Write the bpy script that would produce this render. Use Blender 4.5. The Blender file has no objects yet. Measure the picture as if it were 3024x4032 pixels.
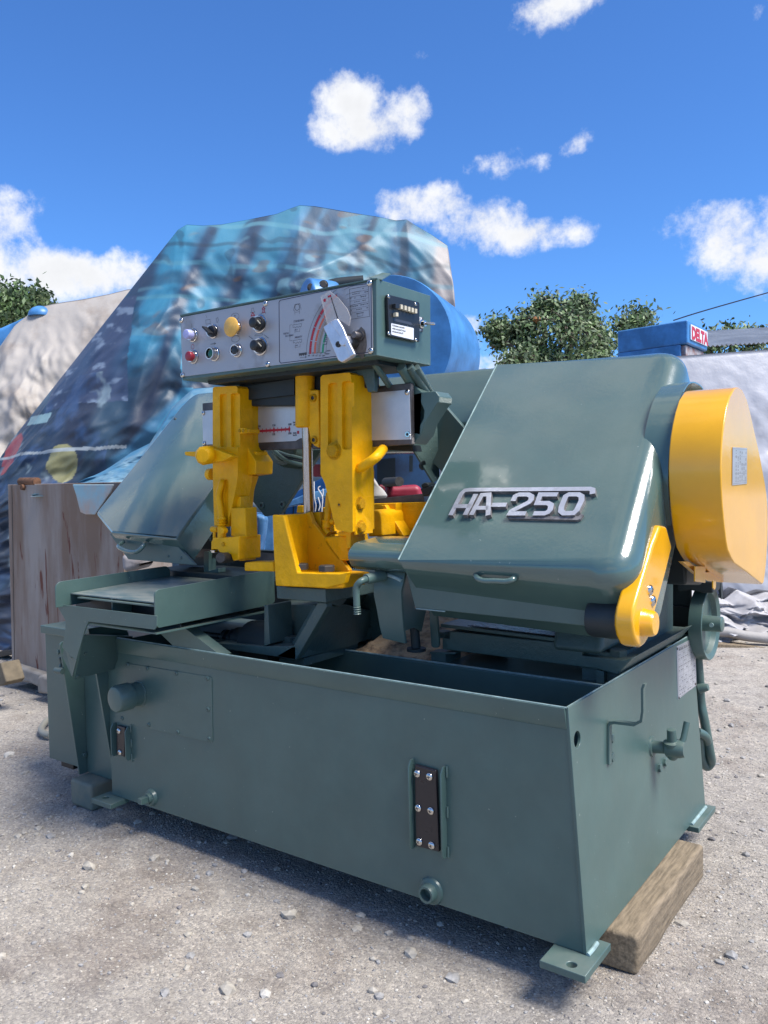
import bpy, bmesh, math, random
import numpy as np
from mathutils import Vector, Matrix, noise
random.seed(7); np.random.seed(7)
S = bpy.context.scene
COL = S.collection
# ------------------------------------------------------------------ camera
F_PX, PX, PY = 3219.8, 1512.0, 2016.0
YAW, PITCH, ROLL = -0.6252, -0.0382, 0.0196
CAM = Vector((0.8226, -1.9155, 1.305))
_f = Vector((math.sin(YAW)*math.cos(PITCH), math.cos(YAW)*math.cos(PITCH), math.sin(PITCH)))
_r = Vector((math.cos(YAW), -math.sin(YAW), 0.0)); _d = _f.cross(_r)
RGT = math.cos(ROLL)*_r + math.sin(ROLL)*_d
DWN = -math.sin(ROLL)*_r + math.cos(ROLL)*_d
FWD = _f
cd = bpy.data.cameras.new('camera'); cam = bpy.data.objects.new('camera', cd); COL.objects.link(cam)
cd.sensor_fit = 'VERTICAL'; cd.sensor_height = 36.0; cd.lens = F_PX/4032*36.0
cd.clip_start = 0.05; cd.clip_end = 3000
M = Matrix((RGT, -DWN, -FWD)).transposed().to_4x4(); M.translation = CAM
cam.matrix_world = M
S.camera = cam
# ------------------------------------------------------------------ world: sky with fair-weather clouds
SUN_EL, SUN_AZ = math.radians(57), math.radians(86)       # azimuth clockwise from +Y
w = bpy.data.worlds.new('World'); S.world = w; w.use_nodes = True
nt = w.node_tree; nt.nodes.clear()
def N(t, **k):
    n = nt.nodes.new(t)
    for a, b in k.items():
        if a == 'inp':
            for i, v in b.items(): n.inputs[i].default_value = v
        else: setattr(n, a, b)
    return n
def L(a, b): nt.links.new(a, b)
wo = N('ShaderNodeOutputWorld'); bg = N('ShaderNodeBackground'); bg.inputs[1].default_value = SKY_STRENGTH = 0.15
sky = N('ShaderNodeTexSky'); sky.sky_type = 'NISHITA'; sky.sun_disc = False
sky.sun_elevation = SUN_EL; sky.sun_rotation = SUN_AZ; sky.air_density = 1.0; sky.dust_density = 0.25; sky.ozone_density = 3.2; sky.altitude = 200
geo = N('ShaderNodeTexCoord')
def math_(op, a, b=None, c=None, clamp=False):
    n = N('ShaderNodeMath', operation=op, use_clamp=clamp)
    for i, v in enumerate((a, b, c)):
        if v is None: continue
        if isinstance(v, (int, float)): n.inputs[i].default_value = v
        else: L(v, n.inputs[i])
    return n.outputs[0]
nz = N('ShaderNodeTexNoise', inp={'Scale': 7.5, 'Detail': 9.0, 'Roughness': 0.62}); L(geo.outputs['Generated'], nz.inputs['Vector'])
nz2 = N('ShaderNodeTexNoise', inp={'Scale': 18.0, 'Detail': 8.0, 'Roughness': 0.65}); L(geo.outputs['Generated'], nz2.inputs['Vector'])
nsum = math_('ADD', math_('MULTIPLY', math_('SUBTRACT', nz.outputs[0], 0.5), 1.25), math_('MULTIPLY', math_('SUBTRACT', nz2.outputs[0], 0.5), 0.85))
def ray(u, v):
    d = FWD + RGT*((u-PX)/F_PX) + DWN*((v-PY)/F_PX); d.normalize(); return d
def cdir(az, el):
    a, e = math.radians(az), math.radians(el); return Vector((math.sin(a)*math.cos(e), math.cos(a)*math.cos(e), math.sin(e)))
CL = []   # direction, angular half width, half height
for (u, v, ru, rv, t) in [(1380,400,130,100,1.0),(1400,510,170,80,1.0),(1560,510,140,85,1.0),(1620,430,90,80,1.0),(2150,40,150,70,.8),(1970,640,170,60,.72),(2280,565,80,60,.55),(1690,215,90,25,.45),
        (1680,795,140,75,1.1),(1900,910,190,90,1.15),(2060,930,230,65,1.1),(20,900,160,160,1.0),(200,1060,330,85,1.1),(430,1080,200,80,1.0),(60,1040,300,110,1.1),
        (2960,980,270,140,1.5),(2900,880,150,100,1.2),(2990,1080,170,60,.8),(1840,1290,60,45,1.5),(1800,1420,170,80,1.5),(2010,1430,160,60,1.2),(2450,1330,220,90,.5),(2980,60,40,60,.6),(190,880,170,60,.5)]:
    CL.append((ray(u, v), ru/F_PX*1.06, rv/F_PX*1.06, t))
rs = random.Random(3)
for i in range(26):   # the same kind of sky carries on all round
    az = rs.uniform(8, 290); el = rs.choice([rs.uniform(8, 30), rs.uniform(20, 65)])
    CL.append((cdir(az, el), rs.uniform(.12, .38), rs.uniform(.06, .16), 1.0))
CL += [(cdir(276,69), .50, .30, 1.3), (cdir(284,44), .17, .12, 1.1), (cdir(252,38), .25, .13, 1.1)]  # unseen clouds added where the hoods mirror the sky, for bright reflections
for i in range(14):  # unseen high clouds, added to brighten the hood's reflection
    CL.append((cdir(rs.uniform(0, 360), rs.uniform(58, 86)), rs.uniform(.12, .30), rs.uniform(.10, .22), 1.0))
acc = None
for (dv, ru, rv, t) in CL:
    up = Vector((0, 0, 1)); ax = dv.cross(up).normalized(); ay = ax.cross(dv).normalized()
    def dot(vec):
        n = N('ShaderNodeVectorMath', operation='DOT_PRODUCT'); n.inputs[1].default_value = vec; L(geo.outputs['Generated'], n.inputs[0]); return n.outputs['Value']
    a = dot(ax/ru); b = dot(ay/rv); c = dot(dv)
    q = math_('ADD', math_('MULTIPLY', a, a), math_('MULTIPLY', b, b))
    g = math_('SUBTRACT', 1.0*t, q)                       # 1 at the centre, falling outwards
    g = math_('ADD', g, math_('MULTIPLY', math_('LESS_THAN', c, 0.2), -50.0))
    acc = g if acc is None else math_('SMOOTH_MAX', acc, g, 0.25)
g = math_('MAXIMUM', acc, -1.6)
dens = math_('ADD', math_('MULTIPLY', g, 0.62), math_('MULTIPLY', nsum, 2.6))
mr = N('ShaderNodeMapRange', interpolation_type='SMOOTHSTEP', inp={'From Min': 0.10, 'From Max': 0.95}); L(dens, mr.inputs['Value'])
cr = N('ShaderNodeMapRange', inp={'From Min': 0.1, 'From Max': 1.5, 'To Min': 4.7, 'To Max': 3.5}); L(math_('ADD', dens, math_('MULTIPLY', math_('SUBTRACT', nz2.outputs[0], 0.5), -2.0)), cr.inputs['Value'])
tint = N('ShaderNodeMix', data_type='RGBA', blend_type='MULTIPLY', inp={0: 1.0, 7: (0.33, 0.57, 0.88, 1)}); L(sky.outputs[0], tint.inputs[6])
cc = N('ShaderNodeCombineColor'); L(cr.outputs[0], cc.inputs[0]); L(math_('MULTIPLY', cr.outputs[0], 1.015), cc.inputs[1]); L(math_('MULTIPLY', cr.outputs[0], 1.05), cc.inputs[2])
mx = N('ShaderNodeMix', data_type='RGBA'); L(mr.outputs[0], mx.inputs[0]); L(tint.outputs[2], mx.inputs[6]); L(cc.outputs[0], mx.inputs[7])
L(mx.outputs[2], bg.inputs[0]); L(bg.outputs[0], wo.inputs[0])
# ------------------------------------------------------------------ sun (softened by thin cloud)
sd = bpy.data.lights.new('sun', 'SUN'); sd.energy = 4.2; sd.angle = math.radians(24); sd.color = (1.0, 0.955, 0.89)
so = bpy.data.objects.new('sun', sd); COL.objects.link(so)
sv = Vector((math.sin(SUN_AZ)*math.cos(SUN_EL), math.cos(SUN_AZ)*math.cos(SUN_EL), math.sin(SUN_EL)))
so.rotation_euler = sv.to_track_quat('Z', 'Y').to_euler(); so.location = (3, 4, 8)
S.view_settings.view_transform = 'Standard'; S.view_settings.look = 'None'; S.view_settings.exposure = 0.62; S.view_settings.gamma = 1.0
S.view_settings.use_curve_mapping = False
# ------------------------------------------------------------------ measuring: a sight line met with a real plane of the machine
def at(p, x=None, y=None, z=None, d=None, pl=None):
    r = FWD + RGT*((p[0]-PX)/F_PX) + DWN*((p[1]-PY)/F_PX)
    if d is not None: return CAM + r*d
    if pl is not None:
        q, n = pl; return CAM + r*((Vector(q)-CAM).dot(Vector(n))/r.dot(Vector(n)))
    i, c = (0, x) if x is not None else (1, y) if y is not None else (2, z)
    return CAM + r*((c-CAM[i])/r[i])
def V(ox, oy, s): return lambda *a: [(ox+a[i]*s, oy+a[i+1]*s) for i in range(0, len(a), 2)] if len(a) > 2 else (ox+a[0]*s, oy+a[1]*s)
vA=V(700,1400,.6028);vB=V(1500,1300,.9186);vC=V(100,2100,.6028);vD=V(900,2150,.6028);vE=V(2100,2400,.6779);vG=V(1100,1000,.4219);vJ=V(1400,1350,.3014)
vK=V(2500,1400,.4068);vL=V(2000,2000,.4521);vM=V(1400,2200,.4219);vN=V(200,2500,.3165);vQ=V(2600,2100,.2713);vW=V(600,1000,.7233);vH=V(350,1500,.3616)
vO=V(1500,2900,.3165);vI=V(950,1700,.3014);vP=V(2600,2400,.1808);vR=V(0,1800,.4522);vS=V(0,750,.6101);vT=V(600,750,.7836);vU=V(1700,1100,.7981)
vX=V(0,2200,.452);vZ=V(2100,2600,.2411);vY=V(2100,3600,.2411)
D_=lambda *a: [(a[i]*1.8228, a[i+1]*1.8228) for i in range(0, len(a), 2)] if len(a) > 2 else (a[0]*1.8228, a[1]*1.8228)
# ------------------------------------------------------------------ materials
def mat(name, col, rough=.5, metal=0., coat=0., bump=0., bscale=40., var=0., vscale=3., col2=None, spec=.5, detail=6., lo=.4, hi=.65, stretch=None, bump2=0., b2scale=300.):
    m = bpy.data.materials.new(name); m.use_nodes = True; t = m.node_tree; b = t.nodes['Principled BSDF']
    b.inputs['Base Color'].default_value = (*col, 1); b.inputs['Roughness'].default_value = rough; b.inputs['Metallic'].default_value = metal
    b.inputs['Specular IOR Level'].default_value = spec
    if coat: b.inputs['Coat Weight'].default_value = coat; b.inputs['Coat Roughness'].default_value = .06
    tc = t.nodes.new('ShaderNodeTexCoord'); src = tc.outputs['Object']
    if stretch:
        mp = t.nodes.new('ShaderNodeMapping'); mp.inputs['Scale'].default_value = stretch; t.links.new(src, mp.inputs[0]); src = mp.outputs[0]
    if col2 is not None or var:
        n = t.nodes.new('ShaderNodeTexNoise'); n.inputs['Scale'].default_value = vscale; n.inputs['Detail'].default_value = detail; n.inputs['Roughness'].default_value = .6
        t.links.new(src, n.inputs['Vector'])
        r = t.nodes.new('ShaderNodeValToRGB'); r.color_ramp.elements[0].position = lo; r.color_ramp.elements[1].position = hi
        c2 = col2 if col2 is not None else tuple(c*(1+var) for c in col)
        c1 = col if col2 is not None else tuple(c*(1-var) for c in col)
        r.color_ramp.elements[0].color = (*c1, 1); r.color_ramp.elements[1].color = (*c2, 1)
        t.links.new(n.outputs[0], r.inputs[0]); t.links.new(r.outputs[0], b.inputs['Base Color'])
        rr = t.nodes.new('ShaderNodeMapRange'); rr.inputs['To Min'].default_value = max(.03, rough*.8); rr.inputs['To Max'].default_value = min(1, rough*1.25)
        t.links.new(n.outputs[0], rr.inputs[0]); t.links.new(rr.outputs[0], b.inputs['Roughness'])
    if bump:
        n = t.nodes.new('ShaderNodeTexNoise'); n.inputs['Scale'].default_value = bscale; n.inputs['Detail'].default_value = 4; t.links.new(tc.outputs['Object'], n.inputs['Vector'])
        bp = t.nodes.new('ShaderNodeBump'); bp.inputs['Strength'].default_value = 1.0; bp.inputs['Distance'].default_value = bump; t.links.new(n.outputs[0], bp.inputs['Height'])
        out = bp
        if bump2:
            n2 = t.nodes.new('ShaderNodeTexNoise'); n2.inputs['Scale'].default_value = b2scale; n2.inputs['Detail'].default_value = 3; t.links.new(tc.outputs['Object'], n2.inputs['Vector'])
            b2 = t.nodes.new('ShaderNodeBump'); b2.inputs['Distance'].default_value = bump2; t.links.new(n2.outputs[0], b2.inputs['Height']); t.links.new(bp.outputs[0], b2.inputs['Normal']); out = b2
        t.links.new(out.outputs[0], b.inputs['Normal'])
        if coat: t.links.new(out.outputs[0], b.inputs['Coat Normal'])
    return m
G = (0.066, 0.120, 0.110)
M_ = dict(
 green=mat('green_enamel', G, .34, bump=.0006, bscale=14, var=.07, vscale=5, bump2=.00012, b2scale=160),
 gloss=mat('glossy_green_enamel', G, .22, coat=.9, bump=.0009, bscale=7, var=.05, vscale=4, bump2=.00025, b2scale=90),
 cast=mat('painted_casting', (.054,.094,.088), .42, bump=.0018, bscale=60, var=.10, vscale=9, bump2=.0006, b2scale=240),
 edge=mat('pale_enamel', (.27,.37,.36), .35, var=.2, vscale=30),  # paler green for welds and thin lines along rim, ledge and seams
 dark=mat('dark_enamel_and_shade', (.012,.020,.024), .5, var=.2),  # near-black for dark parts, also colours in the shade of openings
 yellow=mat('yellow_enamel', (.80,.40,.003), .40, bump=.0040, bscale=32, var=.12, vscale=10, bump2=.0009, b2scale=190, spec=.22),
 ygloss=mat('glossy_yellow_enamel', (.78,.38,.004), .24, coat=.7, bump=.0006, bscale=9, var=.05, vscale=5, bump2=.0002, b2scale=120),
 ydirty=mat('greasy_yellow_enamel', (.69,.345,.006), .38, bump=.0016, bscale=45, col2=(.10,.075,.02), vscale=22, lo=.60, hi=.74, spec=.22),
 steel=mat('oily_dark_steel', (.115,.105,.105), .45, metal=.75, bump=.0003, bscale=70, var=.25, vscale=14),
 plate=mat('scuffed_aluminium', (.46,.47,.50), .36, metal=.55, col2=(.58,.58,.60), vscale=11, lo=.3, hi=.7, bump=.0001, bscale=90),
 panel=mat('grimy_aluminium_panel', (.39,.385,.40), .42, metal=.35, col2=(.20,.17,.15), vscale=7, lo=.58, hi=.80, detail=12),
 chrome=mat('chrome', (.62,.60,.58), .12, metal=1, var=.1, vscale=40),
 rod=mat('polished_rod', (.42,.42,.44), .2, metal=1, var=.3, vscale=6, stretch=(8,8,.6)),
 emblem=mat('cast_aluminium', (.60,.61,.66), .34, metal=.7, var=.1, vscale=30, bump=.0003, bscale=160),
 emblemside=mat('darker_aluminium', (.20,.19,.19), .5, metal=.4, var=.3, vscale=60),  # darker tone for letter sides and the emblem bar
 black=mat('black_plastic', (.012,.013,.015), .38, var=.2),
 cream=mat('cream_plastic', (.55,.49,.36), .4),
 white=mat('white_print', (.72,.73,.76), .5, var=.06, vscale=60),
 lilac=mat('lilac_button', (.40,.41,.68), .4), red=mat('red_button', (.30,.020,.035), .35, var=.15, vscale=60), amber=mat('amber_button', (.70,.40,.08), .4, var=.08, vscale=60),
 greenb=mat('green_button', (.006,.10,.055), .3), redp=mat('red_print', (.42,.012,.03), .5), orangep=mat('faded_red_print', (.55,.12,.07), .5), brownp=mat('brown_print', (.25,.21,.17), .5), greenp=mat('green_print', (.012,.26,.13), .5),
 navy=mat('navy_print', (.020,.020,.055), .5), ink=mat('ink', (.05,.05,.055), .6), faint=mat('faded_ink', (.23,.23,.24), .6), grime=mat('oil_grime', (.13,.11,.095), .55, var=.3, vscale=60),
 rubber=mat('rubber_pipe', (.30,.29,.24), .6), bakelite=mat('dark_bakelite', (.022,.018,.022), .28, col2=(.06,.03,.02), vscale=18, lo=.6, hi=.85),
 bolt=mat('blackened_bolt', (.055,.05,.045), .5, metal=.3, var=.2, vscale=80),
 wood=mat('weathered_wood', (.26,.20,.13), .85, bump=.004, bscale=16, col2=(.13,.10,.065), vscale=7, stretch=(16,1.6,16), bump2=.003, b2scale=60, lo=.38, hi=.66, detail=12),
 woodend=mat('dry_end_grain', (.15,.12,.08), .85, bump=.002, bscale=30, var=.2, vscale=14),
 woodgreen=mat('painted_wood_block', (.20,.20,.15), .8, bump=.002, bscale=25, col2=(.12,.15,.13), vscale=8),
 sawdust=mat('sawdust', (.55,.38,.23), .95, bump=.01, bscale=70, col2=(.10,.07,.05), vscale=20, lo=.45, hi=.7),
 acrylic=None)
def weather(m, dust=.22, specks=.5):
    t = m.node_tree; b = t.nodes['Principled BSDF']; src = b.inputs['Base Color'].links[0].from_socket if b.inputs['Base Color'].links else None
    if src is None: return
    g = t.nodes.new('ShaderNodeNewGeometry'); sp = t.nodes.new('ShaderNodeSeparateXYZ'); t.links.new(g.outputs['Normal'], sp.inputs[0])
    tc = t.nodes.new('ShaderNodeTexCoord'); n = t.nodes.new('ShaderNodeTexNoise'); n.inputs['Scale'].default_value = 6; n.inputs['Detail'].default_value = 10; n.inputs['Roughness'].default_value = .7; t.links.new(tc.outputs['Object'], n.inputs[0])
    mr = t.nodes.new('ShaderNodeMapRange'); mr.inputs['From Min'].default_value = .35; mr.inputs['From Max'].default_value = .75; mr.inputs['To Max'].default_value = dust; t.links.new(n.outputs[0], mr.inputs[0])
    up = t.nodes.new('ShaderNodeMapRange'); up.inputs['From Min'].default_value = .3; up.inputs['From Max'].default_value = 1.; up.inputs['To Min'].default_value = .25; up.inputs['To Max'].default_value = 1.9; t.links.new(sp.outputs[2], up.inputs[0])
    mu = t.nodes.new('ShaderNodeMath'); mu.operation = 'MULTIPLY'; t.links.new(mr.outputs[0], mu.inputs[0]); t.links.new(up.outputs[0], mu.inputs[1])
    mx = t.nodes.new('ShaderNodeMix'); mx.data_type = 'RGBA'; t.links.new(mu.outputs[0], mx.inputs[0]); t.links.new(src, mx.inputs[6]); mx.inputs[7].default_value = (.26,.24,.20,1)
    v = t.nodes.new('ShaderNodeTexNoise'); v.inputs['Scale'].default_value = 75; v.inputs['Detail'].default_value = 2; t.links.new(tc.outputs['Object'], v.inputs[0])
    r = t.nodes.new('ShaderNodeMapRange'); r.inputs['From Min'].default_value = .745; r.inputs['From Max'].default_value = .78; r.inputs['To Max'].default_value = specks; t.links.new(v.outputs[0], r.inputs[0])
    m2 = t.nodes.new('ShaderNodeMix'); m2.data_type = 'RGBA'; t.links.new(r.outputs[0], m2.inputs[0]); t.links.new(mx.outputs[2], m2.inputs[6]); m2.inputs[7].default_value = (.34,.38,.34,1)
    t.links.new(m2.outputs[2], b.inputs['Base Color'])
for k_ in ('green','cast'): weather(M_[k_])
weather(M_['gloss'], .08, .3)
m = bpy.data.materials.new('scuffed_acrylic'); m.use_nodes = True; b = m.node_tree.nodes['Principled BSDF']
b.inputs['Base Color'].default_value = (.62,.58,.55,1); b.inputs['Roughness'].default_value = .25; b.inputs['Alpha'].default_value = .42; M_['acrylic'] = m
# ------------------------------------------------------------------ mesh builders
class MB:
    def __init__(s): s.v = []; s.f = []; s.m = []
    def add(s, vs, fs, mi=0):
        o = len(s.v); s.v += [Vector(v) for v in vs]; s.f += [tuple(i+o for i in f) for f in fs]; s.m += [mi]*len(fs); return s
    def prism(s, pts, off, mi=0):
        n = len(pts); a = [Vector(p) for p in pts]; b = [p+Vector(off) for p in a]
        return s.add(a+b, [tuple(range(n)), tuple(range(2*n-1, n-1, -1))] + [(i, i+n, (i+1) % n+n, (i+1) % n) for i in range(n)], mi)
    def box(s, x0, x1, y0, y1, z0, z1, mi=0): return s.prism([(x0,y0,z0),(x1,y0,z0),(x1,y0,z1),(x0,y0,z1)], (0,y1-y0,0), mi)
    def loft(s, rings, mi=0, cap=True):
        n = len(rings[0]); vs = [v for r in rings for v in r]; fs = []
        for k in range(len(rings)-1):
            for i in range(n): fs.append((k*n+i, k*n+(i+1) % n, (k+1)*n+(i+1) % n, (k+1)*n+i))
        if cap: fs.append(tuple(range(n))[::-1]); fs.append(tuple(range((len(rings)-1)*n, len(rings)*n)))
        return s.add(vs, fs, mi)
    def lathe(s, p, ax, prof, n=24, mi=0):     # prof: (distance along the axis, radius)
        p = Vector(p); ax = Vector(ax).normalized(); u = ax.orthogonal().normalized(); v = ax.cross(u)
        return s.loft([[p+ax*h+(u*math.cos(2*math.pi*i/n)+v*math.sin(2*math.pi*i/n))*max(r, 1e-5) for i in range(n)] for h, r in prof], mi)
    def tube(s, pts, r, n=12, mi=0, cr=True):
        P = [Vector(p) for p in pts]
        if cr and len(P) > 2:
            Q = []
            for i in range(len(P)-1):
                p0 = P[max(i-1, 0)]; p1 = P[i]; p2 = P[i+1]; p3 = P[min(i+2, len(P)-1)]
                for k in range(6):
                    t = k/6; Q.append(.5*((2*p1)+(p2-p0)*t+(2*p0-5*p1+4*p2-p3)*t*t+(3*p1-p0-3*p2+p3)*t**3))
            Q.append(P[-1]); P = Q
        rings = []; u = None
        for i, p in enumerate(P):
            d = (P[min(i+1, len(P)-1)]-P[max(i-1, 0)]).normalized()
            u = d.orthogonal().normalized() if u is None else (u-d*u.dot(d)).normalized()
            v = d.cross(u); rr = r(i/(len(P)-1)) if callable(r) else r
            rings.append([p+(u*math.cos(2*math.pi*k/n)+v*math.sin(2*math.pi*k/n))*rr for k in range(n)])
        return s.loft(rings, mi)
def PXY(px, **k): return [at(p, **k) for p in px]
def obj(name, mb, mats, parent=None, bevel=0, seg=2, smooth=40, label=None, kind=None, cat=None, group=None, org=None):
    if isinstance(mb, MB):
        c = sum(mb.v, Vector())/len(mb.v) if org is None else Vector(org)
        me = bpy.data.meshes.new(name); me.from_pydata([v-c for v in mb.v], [], mb.f)
        for p, i in zip(me.polygons, mb.m): p.material_index = i
        bm = bmesh.new(); bm.from_mesh(me); bmesh.ops.recalc_face_normals(bm, faces=bm.faces); bm.to_mesh(me); bm.free()
    else: me = mb; c = Vector(org or (0,0,0))
    for q in (mats if isinstance(mats, (list, tuple)) else [mats]): me.materials.append(M_[q] if isinstance(q, str) else q)
    if smooth: me.shade_smooth(); me.set_sharp_from_angle(angle=math.radians(smooth))
    o = bpy.data.objects.new(name, me); COL.objects.link(o)
    if bevel:
        b = o.modifiers.new('bevel', 'BEVEL'); b.width = bevel; b.segments = seg; b.limit_method = 'ANGLE'; b.angle_limit = math.radians(40); b.harden_normals = True
    put(o, c, parent)
    for a, v in (('label', label), ('kind', kind), ('category', cat), ('group', group)):
        if v: o[a] = v
    return o
WLOC = {}
def put(o, c, parent):
    o.location = Vector(c)-(WLOC[parent.name] if parent else Vector()); o.parent = parent; WLOC[o.name] = Vector(c)
def thing(name, loc, label, cat, group=None):
    o = bpy.data.objects.new(name, None); COL.objects.link(o); o.empty_display_size = .1; put(o, Vector(loc), None)
    o['label'] = label; o['category'] = cat
    if group: o['group'] = group
    return o
_cache = {}
def hexmesh(matn, washer=True):
    k = ('hex', matn, washer)
    if k not in _cache:
        mb = MB(); mb.lathe((0,0,-.05), (0,0,1), [(0,1),(.62,1),(.72,.86)], 6)
        if washer: mb.lathe((0,0,-.05), (0,0,1), [(0,1.25),(.14,1.25)], 20)
        me = bpy.data.meshes.new('hex_bolt'); me.from_pydata(mb.v, [], mb.f); me.materials.append(M_[matn]); _cache[k] = me
    return _cache[k]
def screwmesh(matn):
    k = ('scr', matn)
    if k not in _cache:
        mb = MB(); mb.lathe((0,0,-.05), (0,0,1), [(0,1),(.18,1),(.38,.86),(.52,.58),(.58,.25),(.58,0)], 18)
        for a in (0, 1): mb.add([(c*math.cos(a*math.pi/2)-e*math.sin(a*math.pi/2), c*math.sin(a*math.pi/2)+e*math.cos(a*math.pi/2), .545+h) for h in (0,.02) for c, e in ((-.45,-.09),(.45,-.09),(.45,.09),(-.45,.09))], [(0,1,2,3),(4,5,6,7),(0,1,5,4),(1,2,6,5),(2,3,7,6),(3,0,4,7)], 1)
        me = bpy.data.meshes.new('screw'); me.from_pydata(mb.v, [], mb.f); me.materials.append(M_[matn]); me.materials.append(M_['ink'])
        for p, i in zip(me.polygons, mb.m): p.material_index = i
        me.shade_smooth(); me.set_sharp_from_angle(angle=math.radians(40)); _cache[k] = me
    return _cache[k]
def socketmesh(matn):
    k = ('soc', matn)
    if k not in _cache:
        mb = MB(); n = 20
        mb.lathe((0,0,-.05), (0,0,1), [(0,1.0),(.35,1.0),(.42,.93),(.42,.5),(.1,.48),(.1,0)], n)
        me = bpy.data.meshes.new('socket_screw'); me.from_pydata(mb.v, [], mb.f); me.materials.append(M_[matn]); me.materials.append(M_['ink'])
        for p in me.polygons:
            if all((me.vertices[i].co-Vector((0,0,0))).xy.length < .51 for i in p.vertices): p.material_index = 1
        me.shade_smooth(); me.set_sharp_from_angle(angle=math.radians(35)); _cache[k] = me
    return _cache[k]
def fix(name, me, p, n, r, parent, spin=0., label=None):
    o = bpy.data.objects.new(name, me); COL.objects.link(o)
    q = Vector(n).to_track_quat('Z', 'Y'); o.rotation_mode = 'QUATERNION'; o.rotation_quaternion = q @ Matrix.Rotation(spin, 3, 'Z').to_quaternion()
    o.scale = (r, r, r); put(o, Vector(p), parent)
    if label: o['label'] = label
    return o
def hexb(p, n, r, parent, m_='green', spin=.3, washer=True): return fix('hex_bolt', hexmesh(m_, washer), p, n, r, parent, spin)
def screw(p, n, r, parent, m_='chrome', spin=None): return fix('screw', screwmesh(m_), p, n, r, parent, random.uniform(0, 3) if spin is None else spin)
def text(body, p, right, up, size, matn, parent, name='lettering', depth=.0004, sx=1., align='LEFT', bold=0.):
    cu = bpy.data.curves.new('t', 'FONT'); cu.body = body; cu.size = size; cu.extrude = depth; cu.align_x = align; cu.offset = bold; cu.resolution_u = 3
    t = bpy.data.objects.new('t', cu); COL.objects.link(t); bpy.context.view_layer.update()
    me = bpy.data.meshes.new_from_object(t.evaluated_get(bpy.context.evaluated_depsgraph_get())); bpy.data.objects.remove(t); bpy.data.curves.remove(cu)
    right = Vector(right).normalized(); up = Vector(up).normalized(); nn = right.cross(up)
    for v in me.vertices: v.co = right*v.co.x*sx + up*v.co.y + nn*v.co.z
    return obj(name, me, matn, parent, smooth=0, org=p)
def cut(o, mb):            # carve a pocket out of a part
    me = bpy.data.meshes.new('c'); me.from_pydata(mb.v, [], mb.f)
    bm = bmesh.new(); bm.from_mesh(me); bmesh.ops.recalc_face_normals(bm, faces=bm.faces); bm.to_mesh(me); bm.free()
    c = bpy.data.objects.new('c', me); COL.objects.link(c)
    bv = [m for m in o.modifiers if m.type == 'BEVEL']; st = [(b.width, b.segments) for b in bv]
    for b in bv: o.modifiers.remove(b)
    loc = o.location.copy(); par = o.parent; o.parent = None; o.location = WLOC[o.name]
    bo = o.modifiers.new('b', 'BOOLEAN'); bo.object = c; bo.operation = 'DIFFERENCE'; bo.solver = 'EXACT'
    bpy.context.view_layer.update()
    me2 = bpy.data.meshes.new_from_object(o.evaluated_get(bpy.context.evaluated_depsgraph_get()))
    o.modifiers.remove(bo); o.data = me2; o.parent = par; o.location = loc; bpy.data.objects.remove(c)
    me2.shade_smooth(); me2.set_sharp_from_angle(angle=math.radians(40))
    for wd, sg in st:
        b = o.modifiers.new('bevel', 'BEVEL'); b.width = wd; b.segments = sg; b.limit_method = 'ANGLE'; b.angle_limit = math.radians(40); b.harden_normals = True
def rpoly(pts, rad, seg=6):   # round the corners of a 3D planar polygon
    out = []; n = len(pts)
    for i in range(n):
        p = Vector(pts[i]); a = Vector(pts[i-1]); b = Vector(pts[(i+1) % n]); r = rad[i] if isinstance(rad, (list, tuple)) else rad
        if r <= 0: out.append(p); continue
        da = (a-p).normalized(); db = (b-p).normalized(); ang = da.angle(db); t = min(r/math.tan(ang/2), (a-p).length*.49, (b-p).length*.49)
        p0 = p+da*t; p1 = p+db*t
        for k in range(seg+1):
            s = k/seg; out.append((1-s)**2*p0+2*s*(1-s)*p+s*s*p1)
    return out
# ================================================================== THE BAND SAW
X3, Y3, Z3 = Vector((1,0,0)), Vector((0,1,0)), Vector((0,0,1))
saw = thing('band_saw', (-1.0, .55, 0), 'green and yellow horizontal band saw on wooden blocks, HA-250 on its right cover', 'band saw')
ZB, ZT, W, DP, LEAN = .105, .725, 1.892, 1.117, .042
# ---- base cabinet with the open coolant trough
mb = MB(); lip = .055
mb.prism([(-W,0,ZB),(LEAN-.008,0,ZB),(LEAN*lip/(ZT-ZB)-.008,0,ZT-lip),(-W,0,ZT-lip)], (0,.008,0))
mb.loft([[(-W-.002,y0,z),(-.0075+dx,y0,z),(-.0075+dx,y0+.009,z),(-W-.002,y0+.009,z)] for z, y0, dx in ((ZT-lip,-.0015,.003),(ZT-lip+.003,-.004,.003),(ZT,-.009,0))])
obj('front_wall', mb, 'green', saw, .0012)
mb = MB().prism([(LEAN,-.002,ZB),(LEAN,DP,ZB),(0,DP,ZT+.002),(0,-.002,ZT+.002)], (-.009,0,0))
side = obj('side_wall', mb, 'green', saw)
def SP(x, y, **k): return at((x, y), pl=((0,0,ZT), (ZT-ZB, 0, LEAN)), **k)     # point on the leaning side wall
def SV(v, *a): return [SP(*p) for p in v(*a)] if len(a) > 2 else SP(*v(*a))
SN = Vector((ZT-ZB, 0, LEAN)).normalized()
h = SV(vE, 256, 755)
mb2 = MB().lathe(h-SN*.03, SN, [(0,.021),(.06,.021)], 24)
cut(side, mb2)
bvm = side.modifiers.new('bevel', 'BEVEL'); bvm.width = .0015; bvm.segments = 2; bvm.limit_method = 'ANGLE'; bvm.angle_limit = .7
mb = MB().box(-W,-.012,DP-.008,DP,ZB,ZT); mb.box(-W-.3,-W,DP-.008,DP,ZB,ZT); obj('rear_wall', mb, 'green', saw)
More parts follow.
